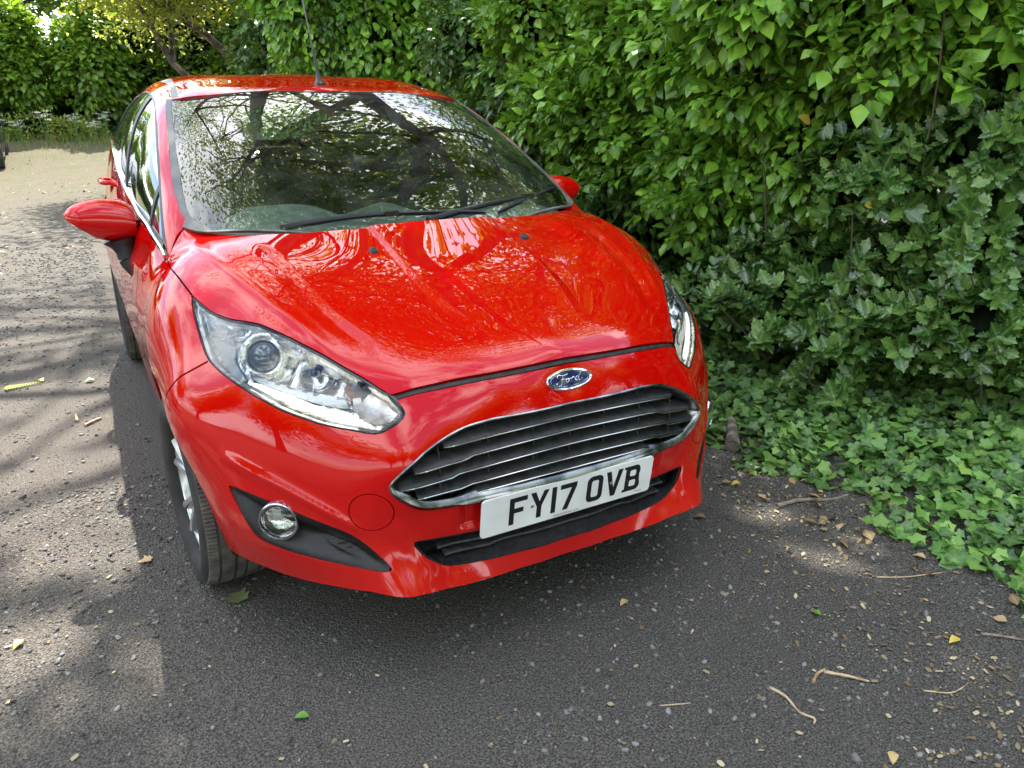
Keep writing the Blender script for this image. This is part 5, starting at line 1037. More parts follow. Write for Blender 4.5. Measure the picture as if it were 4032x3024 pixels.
def clusters(C,O,per,spread,size,hang,T,m,name,parent,whorl=False):
    """C cluster centres, O outward directions"""
    n_=len(C); c=np.repeat(C,per,0); o=np.repeat(O,per,0); r=rnd(n_*per)
    pos=c+r*spread*rng.random((n_*per,1))**.5
    if whorl:
        k=np.tile(np.arange(per),n_); a=k*2.4; t1=unit(np.cross(o,[0.1,.2,1])); t2=np.cross(o,t1); rad=np.cos(a)[:,None]*t1+np.sin(a)[:,None]*t2; lift=(.15+.75*(k/per))[:,None]
        ax=unit(rad+o*lift+.15*r); pos=c-o*((1-k/per)[:,None]*spread)+.01*r; nm=unit(o*1.2+np.array([0,0,.6])+.25*rnd(n_*per)-rad*.3)
    else:
        cj=np.repeat(rnd(n_),per,0); ax=unit(np.array([0,0,-1.])*hang+o*(1-hang*.5)*.8+r*.75+cj*.35); nm=unit(o*.8+np.array([0,0,.7])+.6*rnd(n_*per)+cj*.4)
    return scatter(name,T,pos,size*np.repeat(.75+.5*rng.random(n_),per)*(.6+.6*rng.random(n_*per)),ax,nm,m,parent)
def stems(C,root,name,parent,k=60,rad=.004):
    mb=MB()
    for i in rng.choice(len(C),min(k,len(C)),replace=False):
        a=np.array(C[i]); b_=root(a); m_=(a+b_)/2+rng.normal(size=3)*.08; P=catmull([b_,m_,a],4); mb.tube(P,list(np.linspace(rad*1.6,rad*.5,len(P))),4,False)
    return mb.build(name,M_twig,parent)
def bush(name,label,cat,blobs,n_,per,size,T,m,spread=.06,hang=.6,whorl=False,group=None,faces=(-1,-.75,.15),core=True,thr=-.25,stemk=16,shoots=0):
    """blobs: list of (x,y,z,rx,ry,rz)"""
    B=np.array(blobs,float); base=(float(B[:,0].mean()),float(B[:,1].mean()),0.); base=(base[0],base[1],float(gz(base[0],base[1])))
    root=empty(name,base); tag(root,label,cat,group); loc=np.array(base)
    w_=(B[:,3]*B[:,5]+B[:,4]*B[:,5]); w_/=w_.sum(); ids=rng.choice(len(B),n_*3,p=w_); d=rnd(n_*3); q_=rng.random((n_*3,1)); C=B[ids,:3]+d*B[ids,3:]*np.where(q_<.3,.60+.2*q_/.3,.82+.26*rng.random((n_*3,1))**1.5)
    keep=(d@unit(np.array(faces,float)))>thr; 
    # drop clusters buried in other blobs
    for b_ in B: keep&=~((((C-b_[:3])/b_[3:])**2).sum(1)<.45)
    keep&=C[:,2]>gz(C[:,0],C[:,1])+.02; C=C[keep][:n_]; d=d[keep][:n_]
    if shoots:
        j_=rng.choice(len(C),shoots,replace=False); SC_=[];SD_=[]
        for a_,o_ in zip(C[j_],d[j_]):
            v=unit(o_*np.array([1,1,.3])+np.array([-.3,-.25,.25])+.5*rng.normal(size=3)); L_=.18+.32*rng.random(); k_=int(L_/.045)
            for t_ in range(1,k_): q=a_+v*(t_*.045)+np.array([0,0,-.9*(t_*.045)**2]); SC_.append(q); SD_.append(unit(v+np.array([0,0,.3])))
        C=np.vstack([C,np.array(SC_)]); d=np.vstack([d,np.array(SD_)])
    clusters(C-loc,unit(d+np.array([0,0,.1])),per,spread,size,hang,T,m,'foliage',root,whorl)
    cen=B[:,:3].mean(0)
    if stemk: stems(C-loc,lambda a: np.array([a[0]*.4,a[1]*.9,max(0,a[2]*.25)]),'stems',root,stemk)
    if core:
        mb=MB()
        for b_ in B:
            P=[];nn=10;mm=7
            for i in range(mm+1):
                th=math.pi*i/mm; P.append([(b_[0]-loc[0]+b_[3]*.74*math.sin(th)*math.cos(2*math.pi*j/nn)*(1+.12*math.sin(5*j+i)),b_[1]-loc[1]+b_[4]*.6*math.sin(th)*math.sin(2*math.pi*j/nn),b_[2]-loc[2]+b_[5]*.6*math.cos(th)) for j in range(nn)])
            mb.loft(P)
        mb.build('inner_shade',M_core_shade,root)  # dark blobs added inside the bush to block light and stand for shade
    return root
# ---------------------------------------------------------------- hedge along the right
def wall_blobs(y0,y1,x0,z0,z1,n_,r=(.22,.42),xj=.18,lean=0):
    out=[]
    for i in range(n_):
        y=y0+(y1-y0)*rng.random(); z=z0+(z1-z0)*rng.random(); q=r[0]+(r[1]-r[0])*rng.random(); out.append((x0+xj*rng.normal()-lean*max(0,z-1.0),y,z,q,q*1.1,q*.9))
    return out
bush('ivy_bush','tall mass of glossy bright green climbing ivy hanging over the red bonnet side','bush',
  wall_blobs(.7,3.4,2.40,.95,2.2,20,r=(.18,.46),xj=.26,lean=.12)+[(2.15,1.5,1.55,.45,.55,.42),(2.10,2.2,1.7,.45,.55,.42),(2.25,1.15,1.2,.35,.4,.36),(2.2,1.9,1.05,.42,.5,.40),(2.0,2.55,1.25,.36,.45,.42),(2.2,.85,1.75,.4,.45,.4)],4000,8,.070,OV,L_ivy,.066,.5,shoots=110)
bush('ivy_bush','darker ivy thicket behind the far end of the bonnet, thinning towards the wood','bush',
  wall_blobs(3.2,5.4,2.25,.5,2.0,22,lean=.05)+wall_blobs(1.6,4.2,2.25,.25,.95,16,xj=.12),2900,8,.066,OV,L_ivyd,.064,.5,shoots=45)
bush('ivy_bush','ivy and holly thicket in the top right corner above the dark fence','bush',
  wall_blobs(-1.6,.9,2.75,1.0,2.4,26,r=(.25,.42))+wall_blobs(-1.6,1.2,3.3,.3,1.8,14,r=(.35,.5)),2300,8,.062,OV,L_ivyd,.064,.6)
bush('holly_bush','dark spiny holly bush at mid height right of the ivy, one shoot tipped yellow','holly',
  [(2.1,.75,1.05,.30,.34,.26),(2.3,.35,1.2,.34,.36,.30),(2.35,.0,1.25,.30,.36,.30),(2.45,.3,.95,.3,.4,.3),(2.25,.55,.80,.30,.30,.22),(2.4,-.45,1.1,.30,.36,.34),(2.5,.1,1.6,.3,.4,.3),(2.55,.8,1.55,.3,.3,.25)],680,11,.062,HO,L_hol,.064,0,whorl=True,thr=-.1,shoots=26)
bush('holly_bush','low pale-veined holly with jagged leaves spreading over the ground ivy','holly',
  [(1.95,1.05,.42,.30,.38,.22),(2.0,.60,.46,.30,.36,.24),(2.1,.25,.52,.28,.34,.22),(1.92,1.5,.38,.26,.36,.24),(2.15,1.3,.62,.3,.4,.2),(2.05,.8,.62,.24,.3,.16)],600,11,.062,HO,L_hol,.064,0,whorl=True,thr=-.1,shoots=18)
bush('bramble_bush','soft green bramble and ivy tangle hanging on the fence at the right edge','bush',
  [(2.3,-.05,.62,.22,.34,.24),(2.35,-.5,.72,.22,.34,.30),(2.3,-.9,.6,.25,.36,.3),(2.3,.35,.30,.22,.32,.16),(2.25,-.15,.3,.2,.3,.14)],420,6,.062,IV,L_gnd,.08,.5,core=False,thr=-.3)
bush('undergrowth_bush','dark leafy undergrowth on the far side of the chain link fence','bush',[(3.5+.1*math.sin(i*2.1),-2+1.0*i,.45+.15*math.sin(i*1.3),.55,.65,.62) for i in range(8)]+[(3.3,-1.2,1.2,.5,.6,.6),(3.3,-.2,1.25,.5,.6,.6),(3.2,.9,1.2,.5,.6,.6)],1300,8,.08,OVs,L_ivyd,.12,.4)
# ground ivy
def edge(y): return 1.22+.05*np.sin(y*5.1+1)+.05*np.sin(y*11.3)+.03*np.sin(y*23)
nG=15000; yy=-1.5+4.6*rng.random(nG)**1.1; xx=edge(yy)+(2.5-edge(yy))*rng.random(nG)**.85; zz=gz(xx,yy)+.012+.085*rng.random(nG)*ss((xx-edge(yy))/.25)+.10*ss((xx-1.75)/.5)*rng.random(nG)
ax=unit(np.stack([-.6+.8*rng.normal(size=nG),-.45+.8*rng.normal(size=nG),-.12+.25*rng.normal(size=nG)],1)); nm=unit(np.stack([-.35+.55*rng.normal(size=nG),-.35+.55*rng.normal(size=nG),np.full(nG,1.)],1))
gi=scatter('ground_ivy',IV,np.stack([xx,yy,zz],1),.022+.040*rng.random(nG)**.8,ax,nm,L_gnd); tag(gi,'carpet of lobed green ivy spreading from the fence to the tarmac edge','ivy',kind='stuff')
# ---------------------------------------------------------------- chain link fence
fn=empty('chain_link_fence',(2.62,0,.12)); tag(fn,'black chain link fence half buried in ivy at the right edge','fence')
M_wire=mat('black coated wire',(.008,.008,.009),.4); mb=MB()
for k in range(-16,110):
    y=-2.2+k*.055; 
    for s_ in (1,-1):
        P=[]; 
        for j in range(0,17): P.append((.004*(1 if j%2 else -1)*s_,y+s_*j*.055+(0 if s_>0 else 16*.055*0),j*.055))
        P=[q for q in P if -2.2<=q[1]<=4.2]
        if len(P)>1: mb.tube(P,.0019,3,False)
mb.build('wire_mesh',M_wire,fn,False)
for y in (-2.2,.1,2.4,4.2): mb=MB(); mb.tube([(0.02,y,-.2),(0.02,y,1.0)],.024,10); mb.build('fence_post',M_wire,fn)
# ---------------------------------------------------------------- trees
def tree(name,label,base,height,r0,crown,nleaf,lsize,T,m,lean=(0,0),depth=5,group=None,ivy=0,spread=.30,first=.42,clump=.55,seed=1,per=26,twigs=True,gaps=False):
    rd=random.Random(seed); root=empty(name,base); tag(root,label,'tree',group); segs=[];tips=[]
    cc=Vector(crown[:3])-Vector(base); cr=Vector(crown[3:])
    zlim=cc.z-cr.z*1.05
    def br(p,d,L_,r,k):
        if k>1 and p.z<zlim: return
        P=[p]; 
        for i in range(4):
            d=(d+Vector((rd.gauss(0,.16),rd.gauss(0,.16),rd.gauss(.02,.10)+(.35 if k>1 and p.z<zlim+.8 else 0)))*(1 if k else .35)).normalized(); p=p+d*L_/4; P.append(p)
        segs.append((P,r,r*.68))
        if k>=depth-2: tips.extend([P[2],P[3],P[4]] if k<depth else [P[2],P[4]])
        if k<depth:
            nb=3 if k<3 else 2
            for i in range(nb):
                tgt=cc+Vector((rd.uniform(-1,1)*cr.x,rd.uniform(-1,1)*cr.y,rd.uniform(-.8,1)*cr.z)); to=(tgt-p).normalized()
                rv=Vector((rd.gauss(0,1),rd.gauss(0,1),rd.gauss(0,.6))).normalized(); nd_=(d*.45+to*.75+rv*.55).normalized(); s_=P[4] if i<2 else P[2]
                br(s_.copy(),nd_,L_*rd.uniform(.62,.85),r*rd.uniform(.5,.66),k+1)
    br(Vector((0,0,-.2)),Vector((lean[0],lean[1],1)).normalized(),height*first,r0,0)
    mb=MB()
    P,a,b_=segs[0]; mb.tube(catmull(P,3),list(np.linspace(a*1.15,b_,13)),12); mb.build('trunk',M_bark,root)
    mb=MB()
    for P,a,b_ in segs[1:]: mb.tube(P,list(np.linspace(a,b_*.85,5)),6 if a>.05 else 4,False)
    mb.build('limbs',M_bark,root)
    tp=np.array([tuple(t_) for t_ in tips]); kk=nleaf//per; ids=rng.integers(0,len(tp),kk); C=tp[ids]+rng.normal(size=(kk,3))*clump*.5
    c=np.repeat(C,per,0); r_=rnd(len(c)); pos=c+r_*np.array([1,1,.55])*clump*rng.random((len(c),1))**.6
    if gaps:
        W_=pos+np.array(base); t_=W_[:,2]/SUN.z; gx=W_[:,0]-SUN.x*t_; gy=W_[:,1]-SUN.y*t_; kp=np.ones(len(pos),bool)
        for a_,b_,ra_,rb_ in SUN_GAPS: kp&=(((gx-a_)/(ra_+.05))**2+((gy-b_)/(rb_+.05))**2)>1
        pos=pos[kp]; c=c[kp]
    scatter('crown',T,pos,lsize*(.6+.7*rng.random(len(c))),unit(np.stack([rng.normal(size=len(c)),rng.normal(size=len(c)),-.5+.5*rng.normal(size=len(c))],1)),unit(np.stack([.5*rng.normal(size=len(c)),.5*rng.normal(size=len(c)),np.ones(len(c))],1)),m,root)
    if ivy:
        P=segs[0][0]; t_=rng.random(ivy)*4; i0=t_.astype(int).clip(0,3); f=(t_-i0)[:,None]; PA=np.array([tuple(q) for q in P]); q=PA[i0]*(1-f)+PA[i0+1]*f; a=rng.random(ivy)*6.283; o=np.stack([np.cos(a),np.sin(a),np.zeros(ivy)],1)
        bul=.18+.35*(.5+.5*np.sin(q[:,2]*1.7+a*2))*rng.random(ivy); C=q+o*(r0+bul)[:,None]; clusters(C,o,6,.11,.075,.8,OV,L_ivyd,'ivy_cover',root)
    return root
tree('ivy_clad_tree','large ivy-wrapped tree behind the car whose boughs hang over it',(2.6,8.3,0),13,.31,(1.0,5.8,8.6,5.4,5.4,3.4),30000,.08,MP,L_tree,lean=(-.12,-.10),depth=6,ivy=1500,clump=1.05,seed=5,first=.36,gaps=True)
tree('sycamore_tree','tree in the wood right of the hedge with open layered boughs',(6.3,6.2,0),11,.24,(6.3,6.6,8,3.6,4.2,3.0),11000,.10,MP,L_tree,depth=5,seed=11,clump=.9,gaps=True)

tree('ash_tree','slender tree right of the lane whose high sparse crown reaches over it',(5.2,13.5,0),13,.22,(-.2,10.8,9.4,4.6,3.6,2.4),13000,.085,OVs,L_tree,lean=(-.25,-.1),depth=5,seed=77,clump=1.0,gaps=True)
# ---------------------------------------------------------------- wood behind the hedge and far hedges
WD=[((4.6,9.5),5.5,'slim dark trunk deep in the wood beyond the windscreen corner'),((5.8,8.6),6,'leaning dark trunk seen in the gap right of the aerial'),((3.9,12.2),6.5,'dark tree behind the ivy-wrapped tree'),((7.5,11.5),7,'tall tree at the back of the shaded wood')]
for i,((x,y),h,lb) in enumerate(WD):
    tree('woodland_tree',lb,(x,y,0),h+3,.11+.02*i,(x,y,h*.62,2.0,2.2,2.4),9000,.13,OVs,L_dark,lean=((-.2,.1,.15,0)[i],0),depth=4,seed=20+i,clump=.75,group='trees in the shaded wood')
bush('undergrowth_bush','shaded undergrowth filling the gap between the hedge and the wood','bush',[(3.4+.25*i,5.6+.7*i+.3*((i*7)%3),.7+.5*((i*5)%3),.9,.8,.75) for i in range(7)],1900,8,.10,OVs,L_dark,.14,.5)
bush('undergrowth_bush','leafy elder-like bush under the ivy-wrapped tree behind the roof','bush',[(2.7,10.2,1.0,1.1,.8,1.0),(3.4,9.4,1.7,1.1,.8,1.1),(2.6,11.3,2.0,1.1,.9,1.2),(4.2,8.6,1.4,.9,.8,1.2),(3.2,10.6,2.8,1.2,.9,1.0)],2600,8,.115,OV,L_ivyd,.16,.6,faces=(-.3,-1,.1))
bush('overhanging_ivy','curtain of ivy hanging from the big tree above the aerial','ivy',[(1.75,7.9,2.6,.55,.5,.9),(2.35,7.6,2.2,.55,.5,1.0),(2.9,7.3,1.8,.5,.45,.8),(1.3,8.3,3.2,.5,.5,.7),(2.2,7.6,3.4,.8,.5,.7),(3.1,7.0,2.9,.6,.5,.8)],1500,8,.10,OV,L_ivy,.12,.85,faces=(-.3,-1,.1))
tree('field_maple_tree','golden yellow-green tree overhanging the lane behind the roof',(2.4,15.0,.1),8,.16,(1.1,13.6,4.0,2.9,2.2,1.9),30000,.095,OVs,L_gold,lean=(-.1,-.1),depth=5,seed=31,clump=.6,first=.28)
bush('hazel_thicket','lit green thicket between the golden tree and the far hedge','bush',[(1.8,27,3.0,1.5,1.2,1.8),(3.6,26.5,3.6,1.8,1.2,2.2),(5.6,26,3.6,1.9,1.2,2.4),(7.6,25,3.6,1.9,1.2,2.4),(2.6,26.5,1.8,1.8,1.2,1.4),(5.0,25.5,1.8,2.0,1.2,1.5),(4.2,28,6.2,2.2,1.5,1.9),(1.6,29,5.8,1.9,1.4,1.6),(7.0,27.5,6.2,2.2,1.5,1.9)],3600,8,.20,OVs,L_tree,.32,.4,faces=(.1,-1,.3))
bush('hawthorn_hedge','dark hedge closing the far end of the lane','hedge',[(-14+1.15*i,27.5+.7*math.sin(i*2.3),1.5+.25*math.sin(i*1.7),1.1,1.0,1.35+.2*math.sin(i*3.1)) for i in range(17)],4200,8,.21,OVs,L_dark,.34,.5,faces=(.05,-1,.15),stemk=30)
for i,(x,y,z,r,h,lb) in enumerate(((-1.7,26.2,2.4,.95,1.6,'tallest bright laurel cone above the far hedge'),(-3.3,26.4,1.9,.9,1.0,'lower sunlit laurel left of the tall one'),(.2,26.0,2.5,1.0,1.9,'broad sunlit laurel nearest the golden tree'),(-5.2,26.6,1.8,1.1,1.0,'sunlit laurel at the left edge of the far hedge'))):
    bush('laurel_bush',lb,'laurel',[(x,y,z,r,r*.8,h*.6),(x+.3,y-.1,z+h*.5,r*.55,r*.5,h*.4),(x-.4,y-.1,z+h*.25,r*.5,r*.5,h*.35),(x+.1,y-.1,z+h*.85,r*.33,r*.33,h*.28)],430,8,.20,OV,L_laur,.26,.45,faces=(.1,-1,.3),group='laurels above the far hedge',stemk=0)
for i,(x,y,h,lb) in enumerate(((-9,36,11,'pale hazy tree far left behind the hedge'),(-3.5,38,12,'pale tree with a visible trunk beyond the laurels'),(2,40,12,'pale tree behind the golden tree'),(8,36,11,'pale tree behind the wood'),(-15,33,10,'pale tree at the outer left of the far hedge'),(5.5,24,9,'mid green tree behind the golden tree'))):
    tree('lane_end_tree',lb,(x,y,.5),h,.28,(x,y,h*.58,3.6,2.6,h*.34),9500,.30,OVs,L_laur if i in(1,2) else L_tree,depth=4,seed=40+i,clump=1.2,group='trees beyond the lane end',first=.35)
# verge grass and cow parsley at the far hedge foot
nB=15000; xg=-13+14.5*rng.random(nB); yg=16.5+9.3*rng.random(nB)**.7; m_=rng.random(nB)<np.clip(.9*ss((yg-20-2.6*vnoise(xg,yg,.5,5))/4.5)+.25*(vnoise(xg,yg,1.6,8)>.45),0,1); xg=xg[m_];yg=yg[m_]; nB=len(xg)
BL=([(-.03,0,0),(.03,0,0),(.022,.5,.04),(-.022,.5,.04),(0,1,.16)],[(0,1,2,3),(3,2,4)])
L_gr=leaf_mat('verge grass',[(.09,.16,.02),(.17,.24,.035),(.26,.28,.07)],tr=(.45,.5,.08),trf=.35,rough=.5)
vg=scatter('verge_grass',BL,np.stack([xg,yg,gz(xg,yg)],1),.04+(.10+.34*ss((yg-21)/4)*(.6+.4*vnoise(xg,yg,1.1,2)))*rng.random(nB)**1.8,unit(np.stack([.35*rng.normal(size=nB),.35*rng.normal(size=nB),np.ones(nB)],1)),rnd(nB),L_gr); tag(vg,'rough sunlit grass and weeds at the foot of the far hedge','grass',kind='stuff')
for i,(x,y,r_,lb) in enumerate(((-2.6,25.2,.4,'leafy weed clump at the verge, left of the car roof'),(-.6,24.9,.4,'leafy weed clump nearest the car roof on the verge'),(-4.2,25.2,.4,'leafy weed clump at the left end of the verge'),(-1.5,25.4,.45,'tall weed clump in front of the far hedge'))):
    bush('weed_clump',lb,'weed',[(x,y,.75*r_+float(gz(x,y)),r_*1.5,r_,r_*.8),(x+r_,y+.2,.5*r_+float(gz(x,y)),r_,r_,r_*.6)],110,7,.11,OVs,L_gr,.14,.0,core=False,faces=(0,-1,.5),stemk=0,group='weeds on the verge')
M_umb=mat('white blossom',(.75,.75,.65),.7)
t0=bpy.data.objects['lane_end_tree']  # unseen tree copies added round the viewer to darken the paint reflections
for i,(x,y,sc_) in enumerate(((-20,-14,1.0),(-13,-16,1.1),(-6,-17,.95),(1,-17,1.1),(8,-16,1.0),(15,-12,1.1),(-22,-5,1.05),(-23,5,1.0),(-22,14,1.0))):
    r=t0.copy(); sc.collection.objects.link(r); r.location=(x,y,0); r.scale=(sc_*1.35,sc_*1.2,sc_*1.2); r.rotation_euler=(0,0,i*1.3); r['label']='tall tree across the car park behind the viewer, number %s from the near end'%('one','two','three','four','five','six','seven','eight','nine')[i]; r['group']='trees across the car park'
    for o_ in t0.children: c_=o_.copy(); sc.collection.objects.link(c_); c_.parent=r
for i,(x,y,h) in enumerate(((-1.25,23.8,.85),(-.55,24.0,.75),(-1.9,24.0,.6),(.2,23.9,.8),(-.1,23.6,.6))):
    r=empty('cow_parsley',(x,y,float(gz(x,y)))); tag(r,('white-topped cow parsley, %s of the weeds by the far verge'%('tallest','second','small left one','rightmost','shortest')[i]),'weed',group='cow parsley on the verge')
    mb=MB(); tops=[]
    for k in range(6): q=Vector((.12*math.cos(k*2.4),.12*math.sin(k*2.4),h*(.8+.05*k))); mb.tube([(0,0,0),q*.6,q],.008,4); tops.append(q)
    mb.build('stalk',mat('weed stalk',(.10,.18,.03),.6) if i==0 else bpy.data.materials['weed stalk'],r)
    P=np.concatenate([np.array(q)+np.c_[rng.normal(size=(40,2))*.05,rng.normal(size=40)*.012] for q in tops]); scatter('blossom',([(-.5,-.5,0),(.5,-.5,0),(.5,.5,0),(-.5,.5,0)],[(0,1,2,3)]),P,np.full(len(P),.014),rnd(len(P)),unit(rnd(len(P))*.3+[0,0,1]),M_umb,r)
# sycamore sprays by the windscreen corner
def spray(C,n_,label,size,T,m,rad,name='sycamore_sapling',base=None,cat='sapling'):
    C=np.array(C,float); b_=base or (C[0][0]+.6,C[0][1]+.8,0); r=empty(name,b_); tag(r,label,cat); loc=np.array(b_)
    mb=MB(); 
    for c in C: mb.tube(catmull([(0,0,0),(.1,.05,(c[2]-loc[2])*.5),tuple(c-loc)],4),[.014]*4+[.010]*4+[.004],5)
    mb.build('stem',M_twig,r); c=np.repeat(C,n_,0); o=np.array([-.6,-.75,.2]); pos=c+rnd(len(c))*rad*np.array([1,1,.35])-loc; scatter('foliage',T,pos,size*(.7+.5*rng.random(len(c))),unit(rnd(len(c))*.8+np.array([-.4,-.3,-.3])),unit(rnd(len(c))*.35+np.array([-.2,-.3,1.])),m,r)
spray([(2.05,3.75,1.40),(2.2,3.95,1.46),(1.95,3.6,1.38),(2.35,4.3,1.72),(2.2,4.4,1.8),(2.15,4.1,1.95)],11,'pale green sycamore sprays sticking out beyond the windscreen corner',.088,MP,L_syc,.16)
spray([(1.98,2.95,1.22),(2.02,3.0,1.10),(2.0,2.9,1.0),(2.08,3.1,1.3)],9,'bright yellow-green young shoots at the left tip of the ivy',.065,OV,L_yg,.08,name='young_shoot',cat='shoot')
# yellow leaves caught in the hedge: individual things
for i,(x,y,z,s_,lb) in enumerate(((1.93,.98,.60,.07,'upper of two yellow holly leaves low in the hedge gap'),(1.90,.93,.44,.065,'lower yellow holly leaf in the dark hedge gap'),(1.9,1.0,1.28,.07,'orange-brown ivy leaf hanging high in the ivy'),(1.88,.62,.97,.05,'yellow young tip on the middle holly'))):
    T=HO if i!=2 else OV; V=[Vector(v)*s_ for v in T[0]]; rt=Matrix.Rotation(R(70),3,'X')@Matrix.Rotation(R(30*i),3,'Z'); o=mesh('yellow_leaf',[rt@v for v in V],T[1],L_yel,None,True); o.location=(x,y,z); tag(o,lb,'leaf')
# ---------------------------------------------------------------- litter, stones, sticks
ico=[(0,0,-1),(.72,-.53,-.45),(-.28,-.85,-.45),(-.89,0,-.45),(-.28,.85,-.45),(.72,.53,-.45),(.28,-.85,.45),(-.72,-.53,.45),(-.72,.53,.45),(.28,.85,.45),(.89,0,.45),(0,0,1)]
icf=[(0,1,2),(1,0,5),(0,2,3),(0,3,4),(0,4,5),(1,5,10),(2,1,6),(3,2,7),(4,3,8),(5,4,9),(1,10,6),(2,6,7),(3,7,8),(4,8,9),(5,9,10),(6,10,11),(7,6,11),(8,7,11),(9,8,11),(10,9,11)]
icf=[f[::-1] for f in icf]
def free(x,y): return ~((np.abs(x)<.88)&(y>.15)&(y<4))
def xy(n_,x0,x1,y0,y1,pw=1.0):
    return x0+(x1-x0)*rng.random(n_),y0+(y1-y0)*rng.random(n_)**pw
def stone_mat():
    m=bpy.data.materials.new('chippings'); m.use_nodes=True; n=m.node_tree.nodes; l=m.node_tree.links.new; p=n['Principled BSDF']; g=n.new('ShaderNodeNewGeometry'); r=n.new('ShaderNodeValToRGB'); e=r.color_ramp.elements; e[0].color=(.040,.038,.036,1); e[1].color=(.26,.25,.235,1); q=e.new(.65); q.color=(.12,.114,.105,1); l(g.outputs['Random Per Island'],r.inputs[0]); l(r.outputs[0],p.inputs['Base Color']); p.inputs['Roughness'].default_value=.8; return m
M_st=stone_mat()
x1,y1=xy(46000,-2.2,1.9,-1.1,1.6,1.2); x2,y2=xy(15000,-3.6,-.85,.4,8.5); x=np.r_[x1,x2];y=np.r_[y1,y2]; dens=np.clip(.45+.5*vnoise(x,y,1.3,9),.1,1); k=(rng.random(len(x))<dens); x=x[k];y=y[k]; n_=len(x)
s_=.0022+.0060*rng.random(n_)**5+.006*(rng.random(n_)<.007)+(.001*np.clip(y,0,8)); sv=rng.random((n_,3))
P=np.stack([x,y,gz(x,y)+s_*.25],1); gs=scatter('gravel',([(a*1.2,b*.85,c*.6) for a,b,c in ico],icf),P,s_,unit(np.c_[rng.normal(size=(n_,2)),.15*rng.normal(size=n_)]),unit(np.c_[.35*rng.normal(size=(n_,2)),np.ones(n_)]),M_st,None,False); tag(gs,'loose grey chippings scattered over the worn tarmac','gravel',kind='stuff')
L_lit=bpy.data.materials.new('dry litter'); L_lit.use_nodes=True
def _lit():
    n=L_lit.node_tree.nodes; l=L_lit.node_tree.links.new; p=n['Principled BSDF']; g=n.new('ShaderNodeNewGeometry'); r=n.new('ShaderNodeValToRGB'); e=r.color_ramp.elements; e[0].color=(.14,.085,.04,1); e[1].color=(.52,.43,.25,1); q=e.new(.6); q.color=(.24,.18,.10,1); l(g.outputs['Random Per Island'],r.inputs[0]); l(r.outputs[0],p.inputs['Base Color']); p.inputs['Roughness'].default_value=.8
_lit()
nL=14000; x=rng.normal(size=nL)*.75+1.0; y=rng.uniform(-1.15,1.3,nL); pr=np.clip(.12+.88*ss((x-.1)/1.1),0,1)*np.clip(.45+.7*vnoise(x,y,3.1,4),.08,1); k=(rng.random(nL)<pr)&(x<1.6)&free(x,y); x=x[k];y=y[k]; xb,yb=xy(900,-2.5,1.0,-1.1,1.5); k=free(xb,yb); x=np.r_[x,xb[k]]; y=np.r_[y,yb[k]]; n_=len(x)
FL=([(-.5,-.22,0),(.1,-.32,.12),(.5,-.1,.02),(.45,.2,.10),(-.1,.3,0),(-.45,.15,.08)],[(0,1,4,5),(1,2,3,4)])
s_=.0055+.015*rng.random(n_)**3; lt=scatter('leaf_litter',FL,np.stack([x,y,gz(x,y)+.004],1),s_,unit(np.c_[rng.normal(size=(n_,2)),.15*rng.normal(size=n_)]),unit(np.c_[.3*rng.normal(size=(n_,2)),np.ones(n_)]),L_lit); tag(lt,'fine dry straw-coloured leaf and bud litter strewn near the ivy edge','litter',kind='stuff')
nF=7000; xf_=rng.uniform(-9,2,nF); yf_=5+17*rng.random(nF)**1.1; kf=(rng.random(nF)<np.clip(.35+.5*vnoise(xf_,yf_,.9,6),.05,1))&free(xf_,yf_); xf_=xf_[kf]; yf_=yf_[kf]; nF=len(xf_); fl_=scatter('lane_litter',FL,np.stack([xf_,yf_,gz(xf_,yf_)+.01],1),.012+.045*rng.random(nF)**2,unit(np.c_[rng.normal(size=(nF,2)),.2*rng.normal(size=nF)]),unit(np.c_[.4*rng.normal(size=(nF,2)),np.ones(nF)]),L_lit); tag(fl_,'dry leaves and dust strewn over the sunlit far lane','litter',kind='stuff')
nL=500; x=rng.uniform(1.0,2.0,nL); y=rng.uniform(-.9,1.8,nL); k=(x<edge(y)+.5)&(rng.random(nL)<.45); x=x[k];y=y[k];n_=len(x)
L_br=leaf_mat('brown dead leaf',[(.10,.055,.025),(.26,.15,.07),(.38,.27,.15)],tr=(.3,.18,.06),trf=.1,rough=.7); dl=scatter('dead_leaves',OV,np.stack([x,y,gz(x,y)+.012],1),.02+.035*rng.random(n_),unit(np.c_[rng.normal(size=(n_,2)),.2*rng.normal(size=n_)]),unit(np.c_[.5*rng.normal(size=(n_,2)),np.ones(n_)]),L_br); tag(dl,'brown curled leaves lying along the edge of the ground ivy','dead leaves',kind='stuff')
M_olv=mat('olive leaf',(.16,.19,.07),.6); M_grn=mat('green leaf',(.10,.24,.03),.5); M_brn=mat('brown leaf',(.22,.13,.07),.7); M_tan=mat('tan leaf',(.50,.34,.15),.6); M_wood=add_noise(mat('bare wood',(.45,.31,.17),.7),30,(.30,.19,.10),(.56,.42,.26)); M_dead=add_noise(mat('grey dead wood',(.18,.14,.11),.85),25,(.10,.08,.06),(.26,.21,.17))
